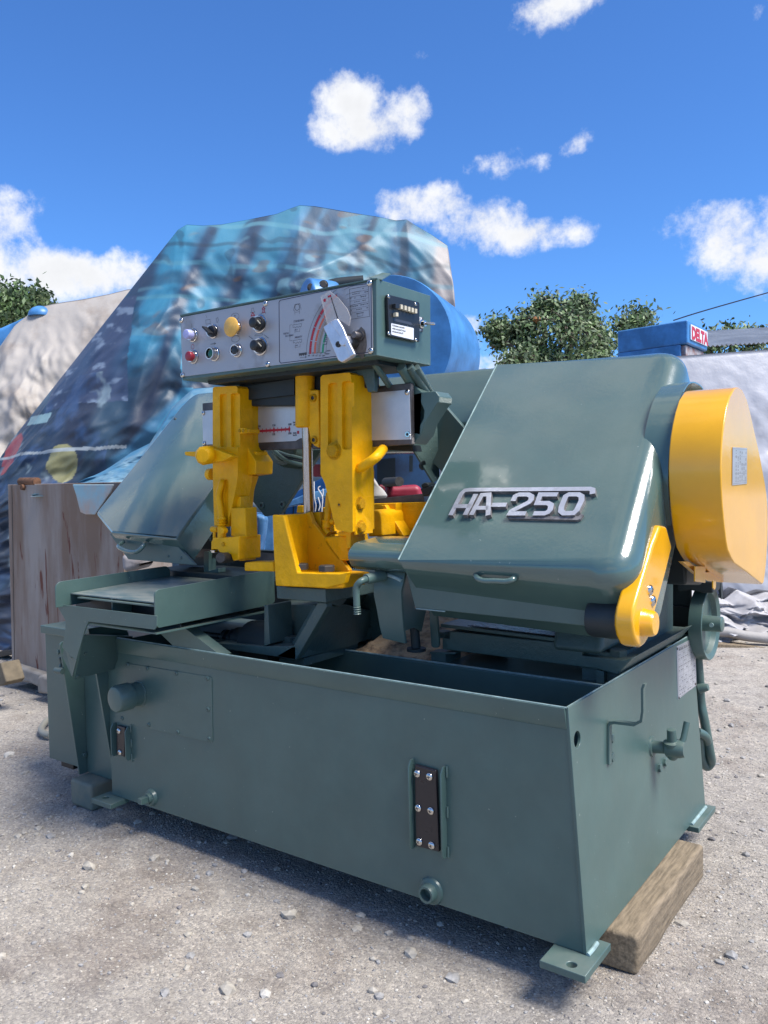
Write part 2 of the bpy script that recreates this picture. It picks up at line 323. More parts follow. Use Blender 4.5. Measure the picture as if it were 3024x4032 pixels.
mb = MB().box(-W,-.012,.385,DP-.012,.2,.690); obj('ledge', mb, 'green', saw, .006, 3)
mb = MB().box(-W,-.012,.010,.385,.44,.45); obj('trough_floor', mb, 'green', saw)
mb = MB().box(-2.20,-W-.0,.095,DP-.012,ZB,.700); mb.box(-2.20,-W,.090,.10,.700,ZT); obj('recessed_panel', mb, 'green', saw, .002)
mb = MB().tube([(-W+.4,.388,.695),(-.02,.388,.691)], .0035, 6, cr=False); obj('weld_bead', mb, 'edge', saw)
mb = MB().tube([(-W,.0,ZT+.001),(-.004,-.0035,ZT+.001),(-.0045,.10,ZT+.002),(-.0045,DP,ZT+.002)], .0026, 6, cr=False); obj('rim_edge', mb, 'edge', saw)
# ---- floor plates
def foot(x0, x1, y0, y1, hx, hy):
    o = obj('floor_plate', MB().box(x0,x1,y0,y1,ZB-.020,ZB-.001), 'green', saw)
    cut(o, MB().lathe((hx,hy,0), Z3, [(0,.013),(.2,.013)], 20)); bv = o.modifiers.new('bevel','BEVEL'); bv.width = .002; bv.segments = 2; bv.limit_method='ANGLE'
    return o
a = at(vY(850,1010), z=ZB); b_ = at(vY(90,750), z=ZB)
fp = foot(b_.x, a.x, a.y, .085, *at(vY(625,812), z=ZB).xy)
obj('weld_bead', MB().tube([(LEAN+.003,-.002,ZB+.001),(LEAN+.005,.03,ZB+.003),(LEAN+.003,.06,ZB+.002)], .006, 8), 'edge', fp)
p = at(vP(835,1435) if 0 else (2600+840*.1808, 3000+1435*.1808), z=ZB); q = at((2600+1220*.1808, 3000+960*.1808), z=ZB)
fr = foot(LEAN-.05, p.x+.0, p.y, q.y, LEAN+.03, 1.16)
obj('weld_bead', MB().tube([(LEAN+.003,p.y+.01,ZB+.001),(LEAN+.004,DP-.01,ZB+.002)], .006, 8, cr=False), 'edge', fr)
a = at(vN(740,2110), z=ZB); b_ = at(vN(508,2025), z=ZB); c_ = at(vN(945,2030), z=ZB)
foot(b_.x, a.x, a.y, .02, *at(vN(685,2018), z=ZB).xy)
# ---- access cover on the front, filler cap, drain boss and plug
def F0(v, *a, y=0.): return [at(p, y=y) for p in v(*a)] if len(a) > 2 else at(v(*a), y=y)
c = F0(vC, 652,845, 1220,938, 1226,1368, 628,1232)
cov = obj('access_cover', MB().prism(rpoly([c[3],c[2],c[1],c[0]], [.004,.012,.012,.004]), (0,-.0028,0)), 'green', saw, .001)
for x, y in [(796,882),(986,914),(1190,948),(1194,1148),(1200,1342),(996,1298),(806,1250),(632,1208),(668,858)]: screw(F0(vC,x,y,y=-.003), -Y3, .0085, cov, 'green')
p = F0(vC, 742, 1046); r = .045
cap = obj('filler_cap', MB().lathe(p, -Y3+Vector((-.05,0,0)), [(0,.050),(.004,.050),(.005,r),(.042,r*.98),(.043,r*1.12),(.095,r*1.10),(.104,r*.99),(.107,r*.8)], 32), 'green', saw, .001)
p = F0(vO, 625, 1920)
boss = obj('drain_boss', MB().lathe(p, -Y3, [(0,.040),(.006,.037),(.010,.027),(.028,.0255),(.031,.0235),(.031,.0175),(.006,.017),(.006,0)], 28), 'green', saw)
p = F0(vC, 826, 1722)
dp = obj('drain_plug', MB().lathe(p, -Y3, [(0,.032),(.012,.028),(.014,.020),(.026,.019)], 24), 'green', saw)
obj('plug_head', MB().lathe(p-Y3*.025, -Y3, [(0,.0155),(.030,.0150)], 4), 'green', dp, .001)
# ---- guide rail holders with bakelite strips
def holder(v, Lr, Rr, st, scr, proud=.026):
    pts = F0(v, *Lr); z1 = pts[0].z; z0 = pts[1].z; xl = pts[0].x; xr = F0(v, *Rr)[0].x
    hd = obj('guide_bracket', MB().prism([(xl,0,z0),(xl,0,z1),(xl,-proud*.55,z1),(xl,-proud,z1-.018),(xl,-proud,z0+.012),(xl,-proud*.7,z0)], (.005,0,0)), 'green', saw, .001)
    z1b = F0(v, *Rr)[0].z; z0b = F0(v, *Rr)[1].z
    obj('bracket_cheek', MB().prism([(xr,0,z0b),(xr,0,z1b),(xr,-proud*.55,z1b),(xr,-proud,z1b-.018),(xr,-proud,z0b+.012),(xr,-proud*.7,z0b)], (.005,0,0)), 'green', hd, .001)
    for k in (.06,.5,.94): obj('weld_bead', MB().tube([(xr+.008,-.002,z0b+(z1b-z0b)*k-.015),(xr+.009,-.003,z0b+(z1b-z0b)*k),(xr+.008,-.002,z0b+(z1b-z0b)*k+.015)], .004, 6), 'green', hd)
    s = [at(q, y=-.012) for q in v(*st)]
    obj('bakelite_strip', MB().prism([s[0], s[1], s[2], s[3]], (0,.012,0)), 'bakelite', hd, .003)
    for i in range(0, len(scr), 2): screw(at(v(scr[i],scr[i+1]), y=-.013), -Y3, .0115, hd)
holder(vO, (392,270, 422,1375), (790,360, 800,1490), (415,350,682,425,722,1440,430,1365), (448,462,604,500,462,890,620,926,475,1308,630,1355))
holder(vN, (808,1085, 810,1490), (985,1130, 990,1545), (818,1125,920,1150,912,1520,815,1490), (845,1196,858,1462))
# ---- right side: hook, cock, plate
q = SV(vE, 433,895); tp = SV(vE, 433,672); ex = .055
hook = obj('hook_bracket', MB().loft([[Vector(p)+Vector((0,-.009,0)),Vector(p)+Vector((0,.009,0)),Vector(p)+Vector(o_)*1.4+Vector((0,.009,0)),Vector(p)+Vector(o_)*1.4+Vector((0,-.009,0))] for p, o_ in
   [(q+SN*.001,(.005,0,0)),(tp+SN*.001,(.005,0,0)),(tp+Vector((.006,0,.014)),(.004,0,-.006)),(tp+Vector((.022,0,.017)),(0,0,-.006)),(tp+Vector((ex+.02,0,.019)),(0,0,-.006)),(tp+Vector((ex+.036,0,.030)),(.005,0,-.003)),(tp+Vector((ex+.04,0,.055)),(.005,0,0)),(tp+Vector((ex+.04,0,.115)),(.005,0,0)),(tp+Vector((ex+.045,0,.13)),(.005,0,0))]]), 'green', saw, .0008)
for x, y in ((448,747),(450,855)): hexb(SV(vE, x, y), SN, .0135, hook)
p = SV(vE, 690, 795)
ck = obj('drain_cock', MB().lathe(p, SN, [(0,.032),(.005,.030),(.006,.020),(.04,.018),(.045,.026),(.085,.027),(.1,.022)], 20).lathe(p+SN*.062, Z3+Y3*-.15, [(-.034,.012),(-.026,.018),(.012,.026),(.022,.026),(.026,.015),(.062,.0135),(.063,.007)], 18), 'green', saw)
obj('cock_lever', MB().tube([p+SN*.08, p+SN*.092+Vector((0,.014,.03)), p+SN*.098+Vector((0,.030,.078))], .010, 14, cr=False), 'green', ck)
for x, y in ((728,918),(760,885)): hexb(SV(vE, x, y), SN, .0135, ck)
c = SV(vE, 830,215, 940,160, 943,440, 838,522)
pl = obj('specification_plate', MB().prism([c[0],c[1],c[2],c[3]], SN*.0018), 'plate', saw)
cc = [v+SN*.0022 for v in c]
def plateprint(c, rows, seed, title, parent, matn='faint', nn=None, tsize=.0105):
    r = (c[1]-c[0]); d = (c[3]-c[0]); rn = random.Random(seed); mb = MB()
    def q(u0,u1,v0,v1): mb.add([c[0]+r*u0+d*v0, c[0]+r*u1+d*v0, c[0]+r*u1+d*v1, c[0]+r*u0+d*v1], [(0,1,2,3)])
    q(.03,.97,.022,.028); q(.03,.97,.972,.978); q(.03,.04,.022,.978); q(.96,.97,.022,.978)
    for i in range(rows):
        y = .14+.82*i/rows; q(.04,.96,y,y+.004); u = .07
        while u < .9:
            l_ = rn.uniform(.02,.09)
            if rn.random() < .6: q(u, min(u+l_,.93), y+.35/rows, y+.62/rows)
            u += l_+rn.uniform(.015,.05)
    for u in (.3,.55,.75): q(u,u+.006,.14,.96)
    o = obj('printed_table', mb, matn, parent, smooth=0)
    if title: text(title, c[0]+r*.09+d*.105+nn*.0004, r, -d, tsize, matn, parent, sx=.72)
    return o
plateprint(cc, 11, 4, 'MACHINE SPECIFICATIONS', pl, nn=SN*.5, tsize=.017)
for x, y in ((833,228),(936,178),(937,432),(842,512)): screw(SV(vE, x, y)+SN*.002, SN, .0045, pl, 'bolt')
# ---- electric cabinet at the left end
e0 = at(vX(430,1735), y=.12); ex0 = e0.x-.0; exz = e0.z
ec = obj('switch_cabinet', MB().box(ex0,-2.205,.12,1.0,exz,at(vC(120,650), y=.12).z), 'green', saw, .003)
lz = at(vC(95,600), y=.09)
obj('cabinet_lid', MB().box(lz.x,-2.19,.09,1.03,lz.z-.035,lz.z), 'green', ec, .004)
obj('rubber_foot', MB().box(ex0+.06,ex0+.15,.14,.22,exz-.03,exz), 'black', ec)
# ---- out-feed chute with its support fins
def fin(x, pts, v):
    P = [at(p, x=x) for p in v(*pts)]
    return P
P = fin(-2.20, (125,85, 100,120, 345,1735, 450,1705, 440,1560), vN); P += [Vector((-2.20,.094,P[3].z)), Vector((-2.20,.094,P[0].z))]
f1 = obj('support_fin', MB().prism([P[0],P[1],P[2],Vector((-2.2,.094,P[2].z)),P[-1]], (.009,0,0)), 'green', saw, .001)
hexb(at(vN(420,1490), x=-2.19)+Vector((0,.0,0)), X3, .011, f1)
P = fin(-1.9, (520,300, 762,1700), vN)
obj('support_fin', MB().prism([P[0]+Z3*.12+Y3*-.02,P[0],Vector((-1.9,P[1].y,P[1].z)),Vector((-1.9,.094,P[1].z)),Vector((-1.9,.094,P[0].z+.12))], (.009,0,0)), 'green', saw, .001)
XT0, XT1 = -1.863, -1.35
T = PXY(vC(845,372, 1625,235, 1632,450, 1600,468, 872,618, 850,600), x=XT1); T = rpoly(T, [.02,.004,.02,.02,.01,.004])
tray = obj('outfeed_chute', MB().prism(T, (-.006,0,0)), 'green', saw, .001, label='green out-feed chute with raised side plates')
zf, yb = .965, .375
T = PXY(vC(195,320, 945,210, 948,270, 200,465), x=XT0-.0); T[2] = Vector((XT0, T[1].y, .88)); T[3] = Vector((XT0, T[0].y, .87)); T = rpoly(T, [.03,.03,.002,.002])
obj('side_plate', MB().prism(T, (-.006,0,0)), 'green', tray, .001)
yf = -.200
tz0 = at(vC(255,395), x=XT0+.03).z; 
pz = at(vC(315,418), y=yf+.03); z0 = .916
obj('slide_sheet', MB().prism([(XT0+.002,yf+.03,z0),(XT1-.008,yf+.03,z0),(XT1-.008,.36,z0+.016),(XT0+.002,.36,z0+.016)], (0,0,-.004)), mat('worn_slide_sheet', (.22,.245,.22), .38, col2=(.10,.15,.15), vscale=7, stretch=(1,2.2,1), lo=.42, hi=.62, bump=.0006, bscale=30), tray)
obj('slide_sheet', MB().box(XT0+.07,XT1-.008,yf+.012,yf+.10,z0-.012,z0-.008), 'green', tray)
obj('front_lip', MB().prism(PXY(vC(200,462, 858,540, 858,606, 842,630, 700,612, 410,577, 385,640, 330,832, 238,745, 258,650, 263,572), y=yf), (0,.005,0)), 'green', tray, .001)
obj('inner_rib', MB().box(-1.62,-1.614,yf+.03,.3,.83,.912), 'green', tray)
obj('shade_backing', MB().box(XT0-.09,XT1-.006,yf+.11,yf+.115,.815,.908), 'dark', tray)  # dark backing added to give the chute recess its shade
obj('tray_bottom', MB().box(XT0,XT1,yf+.006,.36,.815,.82), 'green', tray)
# drop box under the chute
bx = PXY(vN(375,120, 985,150, 960,390, 280,555), y=-.06)
A = at(vC(410,578), y=yf+.008); B = at(vC(730,625), y=-.02); 
p1 = at(vN(415,0), y=-.19); p2 = at(vN(350,300), y=-.19); p3 = at(vN(285,560), y=-.17); p4 = at(vN(930,390), y=.05); p5 = at(vN(1015,20), y=.10); p6 = at(vN(240,110), y=-.19); p7 = at(vN(262,530), y=-.165)
db = obj('drop_box', MB().prism([p1, p3, p4, p5], (-.012,.012,0)), 'green', tray, .001)
lf = at(vC(240,712), y=-.13); 
obj('corner_flap', MB().prism([at(vN(175,130), y=-.18), at(vN(325,290), y=-.185), at(vN(265,525), y=-.175), at(vN(140,262), y=-.18)], (-.004,.006,0)), 'green', db)
for x, y in ((335,512),(915,360),(428,230),(960,120)): hexb(at(vN(x,y), pl=(p1, (p3-p1).cross(p4-p1))), (p3-p1).cross(p4-p1)*(1 if (p3-p1).cross(p4-p1).y < 0 else -1), .007, db, washer=False)
hexb(at(vN(262,255), y=-.187), -Y3, .009, db)
# brace going down to the right and latch on the left
P = PXY(vC(870,645, 1015,598, 1278,800, 1245,795, 1000,770), y=.0); obj('chute_brace', MB().prism(P, (0,.05,0)), 'green', tray, .001)
obj('catch', MB().tube([at(vX(520,860), x=-2.22), at(vX(532,905), x=-2.22), at(vX(525,945), x=-2.22)], .006, 8).lathe(at(vX(485,970), x=-2.23), X3, [(0,.012),(.05,.012)], 12), 'cast', f1)
hexb(at(vX(510,812), x=-2.22), -Y3, .010, f1)
# ---- cast bed under the vise
P = PXY(vD(310,262, 632,280, 636,372, 580,368, 315,344), y=.10)
bed = obj('vise_bed', MB().prism([P[0],P[1],P[2],P[4]], (0,.50,0)), 'cast', saw, .004)
obj('bed_flank', MB().prism([at(vD(632,280), y=.10), at(vD(745,262), y=.24), at(vD(765,350), y=.25), at(vD(730,400), y=.25), at(vD(636,372), y=.10)], (-.03,.02,0)), 'cast', bed, .003)
P = PXY(vD(580,368, 636,372, 640,400, 440,745, 300,722, 0,660, 60,640, 235,655, 425,650), y=.12)
obj('bed_leg', MB().prism([P[0],P[1],P[2],P[3],P[4],P[8]], (0,.03,0)), 'cast', bed, .003)
obj('bed_foot', MB().prism([at(vD(x,y), y=.12) for x, y in ((-260,618),(235,655),(440,655),(440,745),(300,722),(-260,640))], (0,.5,0)), 'cast', bed, .003)
obj('bed_web', MB().prism(PXY(vD(240,385, 560,380, 580,385, 420,650, 255,640), y=.26), (0,.3,0)), 'cast', bed, .003)
obj('bed_post', MB().prism(PXY(vD(232,388, 256,388, 268,640, 232,655), y=.12), (0,.12,0)), 'cast', bed, .002)
obj('bed_flank', MB().prism([at(vD(640,400), y=.14), at(vD(760,380), y=.30), at(vD(960,430), y=.6), at(vD(960,560), y=.6), at(vD(830,640), y=.42), at(vD(440,745), y=.14)], (-.08,.03,0)), 'cast', bed, .004)
obj('bed_stub', MB().prism(PXY(vD(330,735, 492,735, 492,785, 330,770), y=.16), (0,.3,0)), 'cast', bed)
hexb(at(vD(410,620), z=.745)+Vector((0,0,0)), Z3, .026, bed, 'cast')
obj('bed_block', MB().box(-1.30,-.95,.55,1.0,.66,.95), 'cast', bed, .01)
P = at(vD(-60,600), y=.2)    # feed screw with spring, left of the bed
fs = obj('feed_screw', MB().lathe((P.x-.12,.22,P.z-.0), X3, [(0,.012),(.13,.012),(.13,.03),(.145,.03),(.145,.018),(.17,.018),(.17,.035),(.185,.035),(.185,.024),(.20,.024),(.20,.045),(.26,.05),(.27,.075),(.30,.08),(.42,.08)], 24), 'dark', bed)
# ---- yellow fixed jaw bracket
Y1 = .065
br = obj('vise_bracket', MB().prism(PXY(vA(615,1040, 690,1045, 725,1190, 782,1418, 1060,1422, 1112,1412, 1088,1492, 965,1520, 637,1505, 622,1250), y=Y1), (0,.022,0)), 'yellow', saw, .005, 3, label='yellow fixed vise jaw bracket with two black bolts')
xl = at(vA(615,1040), y=Y1).x; zt = at(vA(615,1040), y=Y1).z; zb = at(vA(637,1505), y=Y1).z; zf_ = at(vA(780,1420), y=Y1).z
xr = at(vA(965,1520), y=Y1).x
obj('jaw_plate', MB().box(xl+.004,xl+.035,Y1+.012,Y1+.20,zb+.002,zt-.001), 'yellow', br, .004)
obj('base_slab', MB().prism([(xl+.01,Y1+.01,zb+.003),(xr,Y1+.005,zb+.003),(xr+.045,Y1+.035,zb+.003),(xr+.05,Y1+.17,zb+.003),(xl+.01,Y1+.2,zb+.003)], (0,0,zf_-zb-.008)), 'ydirty', br, .006, 3)
yr = Y1+.135
obj('gusset_rib', MB().prism(PXY(vA(805,1035, 858,1020, 880,1085, 1000,1240, 1120,1405, 1090,1428, 800,1428), y=yr), (0,.02,0)), 'ydirty', br, .004, 3)
obj('back_block', MB().prism(PXY(vA(700,1038, 930,1020, 935,1180, 960,1400, 700,1400), y=yr+.035), (0,.03,0)), 'ydirty', br, .003)
for x, y in ((803,1393),(973,1405)): hexb(at(vA(x,y), z=zf_+.009), Z3, .0265, br, 'bolt', .2, washer=False)
P = PXY(vA(432,1352, 622,1345, 628,1412, 432,1408), y=Y1+.045); obj('jaw_foot', MB().prism(P, (0,.07,0)), 'yellow', br, .006, 3)
# moving jaw and rear vise casting seen through the gap
rv = obj('rear_vise_casting', MB().prism(PXY(vA(1250,968, 1640,955, 1560,1190, 1245,1182), y=.50), (0,.03,0)), 'yellow', saw, .003)
obj('casting_rib', MB().prism(PXY(vA(1325,978, 1352,975, 1478,1178, 1450,1180), y=.44), (0,.06,0)), 'yellow', rv, .003)
obj('casting_rib', MB().prism(PXY(vA(1250,968, 1425,962, 1425,1045, 1380,1045, 1370,1000, 1250,1005), y=.46), (0,.04,0)), 'yellow', rv, .003)
obj('jaw_end', MB().prism(rpoly(PXY(vA(1250,1008, 1325,1008, 1338,1180, 1250,1180), y=.36), [.0,.03,0,0]), (0,.14,0)), 'yellow', rv, .006)
obj('steel_bar', MB().prism(PXY(vA(1250,940, 1600,902, 1612,955, 1250,968), y=.55), (0,.1,0)), 'steel', rv, .002)
obj('rear_jaw', MB().prism(PXY(vA(945,990, 1010,1000, 1030,1190, 945,1190), y=.42), (0,.05,0)), 'yellow', rv, .004)
obj('rear_stud', MB().prism(PXY(vI(730,965, 806,965, 806,1060, 720,1060), y=.36), (0,.05,0)), 'yellow', rv, .003)
# ---- blade
BY = .36
bp = PXY(vA(40,1262, 1250,1262, 1250,1330, 40,1330), y=BY); zt_ = at(vA(437,1280), y=BY).z; zb_ = at(vA(437,1335), y=BY).z; slope = .010
mb = MB(); x0_, x1_ = -2.1, -.75; n = 150
def bz(x, z): return z+(-1.5-x)*slope
mb.prism([(x0_,BY,bz(x0_,zb_)),(x1_,BY,bz(x1_,zb_)),(x1_,BY,bz(x1_,zt_)),(x0_,BY,bz(x0_,zt_))], (0,.0012,0))
for i in range(n):
    x = x0_+(x1_-x0_)*i/n; d = (x1_-x0_)/n
    mb.prism([(x,BY,bz(x,zb_)+.0005),(x+d*.75,BY,bz(x,zb_)+.0005),(x+d*.2,BY,bz(x,zb_)-.006)], (0,.0012,0))
obj('saw_blade', mb, 'steel', saw, smooth=0)
# ---- slide beam with aluminium covers
BMY = .26
sb = obj('slide_beam', MB().prism(PXY(vA(160,312, 1522,178, 1528,580, 1212,600, 455,622, 165,592), y=BMY), (0,.018,0)), 'steel', saw, .002)
def cover(px, y=BMY-.003, lab=None):
    return obj('beam_cover', MB().prism(PXY(px, y=y), (0,.0025,0)), 'plate', sb, .0005, label=lab)
cover(vA(160,362, 228,356, 228,580, 165,582))
cm = cover(vA(440,342, 765,308, 830,300, 830,540, 800,540, 768,558, 455,572), lab='aluminium scale plate with red ruler')
cover(vA(1188,255, 1205,250, 1512,222, 1522,548, 1208,556, 1185,470))
for x, y in ((166,375),(172,572),(1498,240),(1200,532)): screw(at(vA(x,y), y=BMY-.004), -Y3, .009, sb)
fix('socket_screw', socketmesh('chrome'), at(vA(1503,515), y=BMY-.004), -Y3, .010, sb)
mb = MB()
def sheet(px, y): mb.add(PXY(px, y=y), [tuple(range(len(px)))])
sheet(vA(472,490, 728,474, 728,489, 472,505), BMY-.0036)
for i in range(11):
    x = 478+25*i; y = 497-(x-472)*.063; tall = 16 if i not in (2,6,10) else 22
    sheet(vA(x-2,y-tall, x+2,y-tall, x+2,y+tall, x-2,y+tall), BMY-.0037)
    if i in (2,6,10): sheet(vA(x-7,y-6, x,y-20, x+7,y-6, x+7,y+6, x,y+20, x-7,y+6), BMY-.0038)
sheet(vA(779,492, 793,491, 793,511, 779,512), BMY-.0036)
obj('printed_ruler', mb, 'redp', cm, smooth=0)
for s, x, y in (('200',520,470),('150',616,463),('100',720,457),('inch',752,443),('mm',755,458),('200',500,527),('150',614,522),('100',720,516),('mm',752,512),('inch',752,526)):
    text(s, at(vA(x,y), y=BMY-.0036), X3, Z3, .011, 'ink', cm)
# ---- hydraulic cylinder and rod
CY = .20
c0 = at(vA(822,80), y=CY); c1 = at(vA(822,472), y=CY)
cyl = obj('feed_cylinder', MB().lathe((c0.x,CY+.0,c1.z), (c0.x-c1.x,0,c0.z-c1.z), [(0,.028),(.004,.033),(c0.z-c1.z+.01,.033)], 32), 'yellow', saw, .001)
P = PXY(vA(850,205, 868,225, 918,223, 926,560, 920,603, 890,590, 868,558, 850,470), y=CY-.012); obj('cylinder_flange', MB().prism(P, (0,.06,0)), 'yellow', cyl, .004, 3)
for x, y in ((886,277),(892,552)): fix('socket_screw', socketmesh('yellow'), at(vA(x,y), y=CY-.012), -Y3, .0135, cyl)
r0 = at(vA(845,480), y=CY+.01); r1 = at(vA(856,1060), y=CY+.03)
obj('piston_rod', MB().tube([r1, r0+(r0-r1)*.08], .0180, 32, cr=False), 'rod', saw)
# ---- guide arms
AY = .15
al = obj('guide_arm', MB().prism(PXY(vA(228,214, 240,204, 380,198, 390,212, 392,775, 383,850, 352,1000, 322,1118, 238,1112, 228,780), y=AY), (0,.075,0)), 'yellow', saw, .005, 3, label='left yellow guide arm with wing handle')
for g in (vA(246,250, 294,246, 297,596, 250,598), vA(319,246, 367,242, 371,598, 323,600)):
    cut(al, MB().prism(rpoly(PXY(g, y=AY-.02), .008, 3), (0,.032,0)))
cut(al, MB().prism(rpoly(PXY(vH(1425,1090, 1440,1068, 1462,1075, 1475,1100, 1470,1560, 1425,1560), y=AY-.02), .004, 2), (0,.03,0)))
obj('arm_back', MB().prism(PXY(vA(395,240, 430,236, 452,300, 452,590, 470,625, 512,690, 508,775, 440,785, 400,790, 388,700), y=AY+.05), (0,.09,0)), 'yellow', al, .005, 3)
obj('arm_back', MB().prism(PXY(vA(470,628, 512,625, 512,684, 472,688), y=AY+.07), (0,.06,0)), 'yellow', al, .003)
obj('arm_web', MB().prism(PXY(vA(392,780, 470,785, 440,880, 432,960, 430,1000, 345,1000, 350,960), y=AY+.06), (0,.05,0)), 'ydirty', al, .005)
obj('pointer', MB().prism(PXY(vA(394,474, 438,474, 440,508, 396,510), y=AY-.010), (0,.012,0)).prism(PXY(vA(440,476, 470,478, 472,506, 442,508), y=AY+.02), (0,.05,0)), 'yellow', al, .002)
for x in (405, 430): fix('hex_bolt', hexmesh('yellow', False), at(vA(x,492), y=AY-.010), -Y3, .0065, al)
h0 = at(vA(255,640), y=AY); h0f = at(vA(175,652), y=AY-.10)
wk = obj('wing_handle', MB().lathe(h0+Y3*.005, h0f-h0, [(0,.022),(.018,.022),(.02,.026),(.075,.034),(.125,.034),(.138,.024)], 10), 'yellow', al, .004, 3)
obj('handle_wing', MB().prism(PXY(vA(42,628, 125,626, 128,664, 45,652), y=AY-.085), (0,.03,0)).prism(PXY(vA(215,602, 240,610, 345,650, 347,664, 290,690, 170,706, 215,650), y=AY-.075), (0,.035,0)), 'yellow', wk, .004, 3)
obj('side_knob', MB().lathe(at(vA(228,775), y=AY+.04), -X3, [(0,.022),(.02,.022),(.030,.014),(.033,0)], 20), 'yellow', al)
obj('coolant_hose', MB().tube([at(vA(290,820), y=AY+.0), at(vA(282,850), y=AY-.010), at(vA(268,920), y=AY-.012), at(vA(280,1010), y=AY-.012), at(vA(288,1085), y=AY-.012)], .0115, 14), 'yellow', al)
g0 = at(vA(288,1080), y=AY-.012); g1 = at(vA(288,1215), y=AY-.012)
obj('hose_fitting', MB().lathe(g1, g0-g1, [(0,.016),(.055,.016),(.056,.012),(.062,.018),(.066,.012),(.072,.018),(.076,.012),(.082,.017),(.09,.012)], 18), 'yellow', al)
obj('side_valve', MB().tube(PXY(vA(240,1215, 240,1140), y=AY-.01), .006, 10, cr=False).lathe(at(vA(238,1135), y=AY-.01), -X3*-1, [(-.012,.011),(.02,.011)], 14).lathe(at(vA(315,1143), y=AY-.02), -Y3, [(0,.011),(.02,.011)], 12), 'yellow', al, .001)
gb = obj('blade_guide', MB().prism(PXY(vA(216,1216, 232,1190, 300,1190, 400,1180, 400,1335, 360,1342, 345,1300, 270,1285, 262,1268, 240,1266, 216,1272), y=AY-.03), (0,.11,0)), 'yellow', saw, .004, 3)
obj('guide_block', MB().prism(PXY(vA(345,995, 440,992, 446,1190, 398,1195, 345,1180), y=AY+.0), (0,.06,0)), 'yellow', gb, .004)
obj('guide_block', MB().prism(PXY(vA(358,922, 408,920, 412,1000, 358,1000), y=AY+.02), (0,.05,0)), 'yellow', gb, .003)
obj('guide_block', MB().prism(PXY(vA(400,1285, 434,1284, 434,1340, 400,1342), y=AY+.02), (0,.06,0)).prism(PXY(vA(440,1140, 456,1142, 458,1280, 442,1280), y=AY+.04), (0,.05,0)), 'yellow', gb, .002)
obj('guide_roller', MB().lathe(at(vA(402,1240), y=AY+.02), X3, [(0,.021),(.022,.021),(.026,.015)], 24), 'yellow', gb, .001)
fix('hex_bolt', hexmesh('chrome'), at(vA(240,1272), y=AY-.02), -Z3, .013, gb)
fix('hex_bolt', hexmesh('yellow', False), at(vA(300,1232), y=AY-.03), -Y3, .008, gb)
p = at(vA(330,1318), y=AY-.02); q = at(vA(278,1322), y=AY-.085)
obj('clamp_pin', MB().lathe(p, q-p, [(-.04,.0185),((q-p).length-.003,.0185),((q-p).length,.0165)], 24), 'bolt', gb)
obj('wear_table', MB().prism([(-2.0,.30,.952),(-1.36,.30,.946),(-1.36,.55,.946),(-2.0,.55,.952)], (0,0,-.03)), 'dark', saw, .003)
obj('feed_table', MB().prism([(XT0+.01,.37,.93),(XT1+.02,.37,.93),(XT1+.02,.60,.936),(XT0+.01,.60,.936)], (0,0,-.03)), 'steel', saw, .002)
# right arm
ar = obj('guide_arm', MB().prism(PXY(vA(932,142, 945,128, 1118,110, 1132,124, 1140,690, 1143,1150, 1128,1158, 1048,1142, 1032,1130, 1018,1080, 960,835, 932,775), y=AY), (0,.11,0)), 'yellow', saw, .006, 3, label='right yellow guide arm with hexagon bolt')
for g in (vA(955,178, 1017,170, 1019,605, 955,600), vA(1045,166, 1108,158, 1112,612, 1047,614)):
    cut(ar, MB().prism(rpoly(PXY(g, y=AY-.02), .010, 3), (0,.034,0)))
mb = MB().prism(PXY(vA(1136,105, 1185,120, 1212,190, 1215,660, 1142,690), y=AY+.09), (0,.10,0)); obj('arm_back', mb, 'yellow', ar, .006, 3)
obj('arm_back', MB().prism(PXY(vA(1143,700, 1244,690, 1250,760, 1252,1140, 1143,1150), y=AY+.10), (0,.03,0)), 'yellow', ar, .004)
xs = at(vA(1143,925), y=AY+.01).x
obj('bolt_plate', MB().prism([(xs,AY+.012,at(vA(1148,925), x=xs).z),(xs,AY+.105,at(vA(1148,925), x=xs).z),(xs,AY+.105,at(vA(1150,1172), x=xs).z),(xs,AY+.012,at(vA(1150,1172), x=xs).z)], (.008,0,0)), 'yellow', ar, .002)
for x, y in ((1196,968),(1200,1120)): hexb(at(vA(x-6,y), x=xs+.008), X3, .0185, ar, 'yellow')
hexb(at(vA(1022,622), y=AY), -Y3, .0235, ar, 'yellow')
fix('socket_screw', socketmesh('yellow'), at(vA(1056,974), y=AY), -Y3, .007, ar)
obj('coolant_hose', MB().tube([at(vA(1150,742), y=AY+.06), at(vA(1200,728), y=AY+.03), at(vA(1290,668), y=AY+.03), at(vA(1340,612), y=AY+.10)], .0165, 16), 'yellow', ar)
obj('coolant_hose', MB().tube([at(vA(992,900), y=AY+.10), at(vA(985,980), y=AY+.09), at(vA(978,1075), y=AY+.08), at(vA(968,1130), y=AY+.08), at(vA(990,1165), y=AY+.08)], .013, 14), 'yellow', ar)
obj('hose_clip', MB().lathe(at(vA(975,1095), y=AY+.08), Z3, [(-.014,.019),(-.01,.017),(0,.016),(.008,.017),(.012,.019)], 18).lathe(at(vA(1002,1085), y=AY+.07), X3, [(0,.01),(.015,.01)], 10), 'yellow', ar, .001)
gr = obj('blade_guide', MB().prism(PXY(vA(958,1186, 1100,1178, 1112,1258, 1125,1330, 1100,1340, 1045,1340, 960,1230), y=AY+.05), (0,.12,0)), 'yellow', saw, .005, 3)
obj('guide_block', MB().prism(PXY(vA(1045,1150, 1130,1150, 1128,1260, 1102,1262, 1095,1180, 1045,1180), y=AY+.03), (0,.08,0)), 'yellow', gr, .004)
hexb(at(vA(1015,1165), z=at(vA(1015,1170), y=AY+.10).z), Z3, .014, gr, 'yellow')
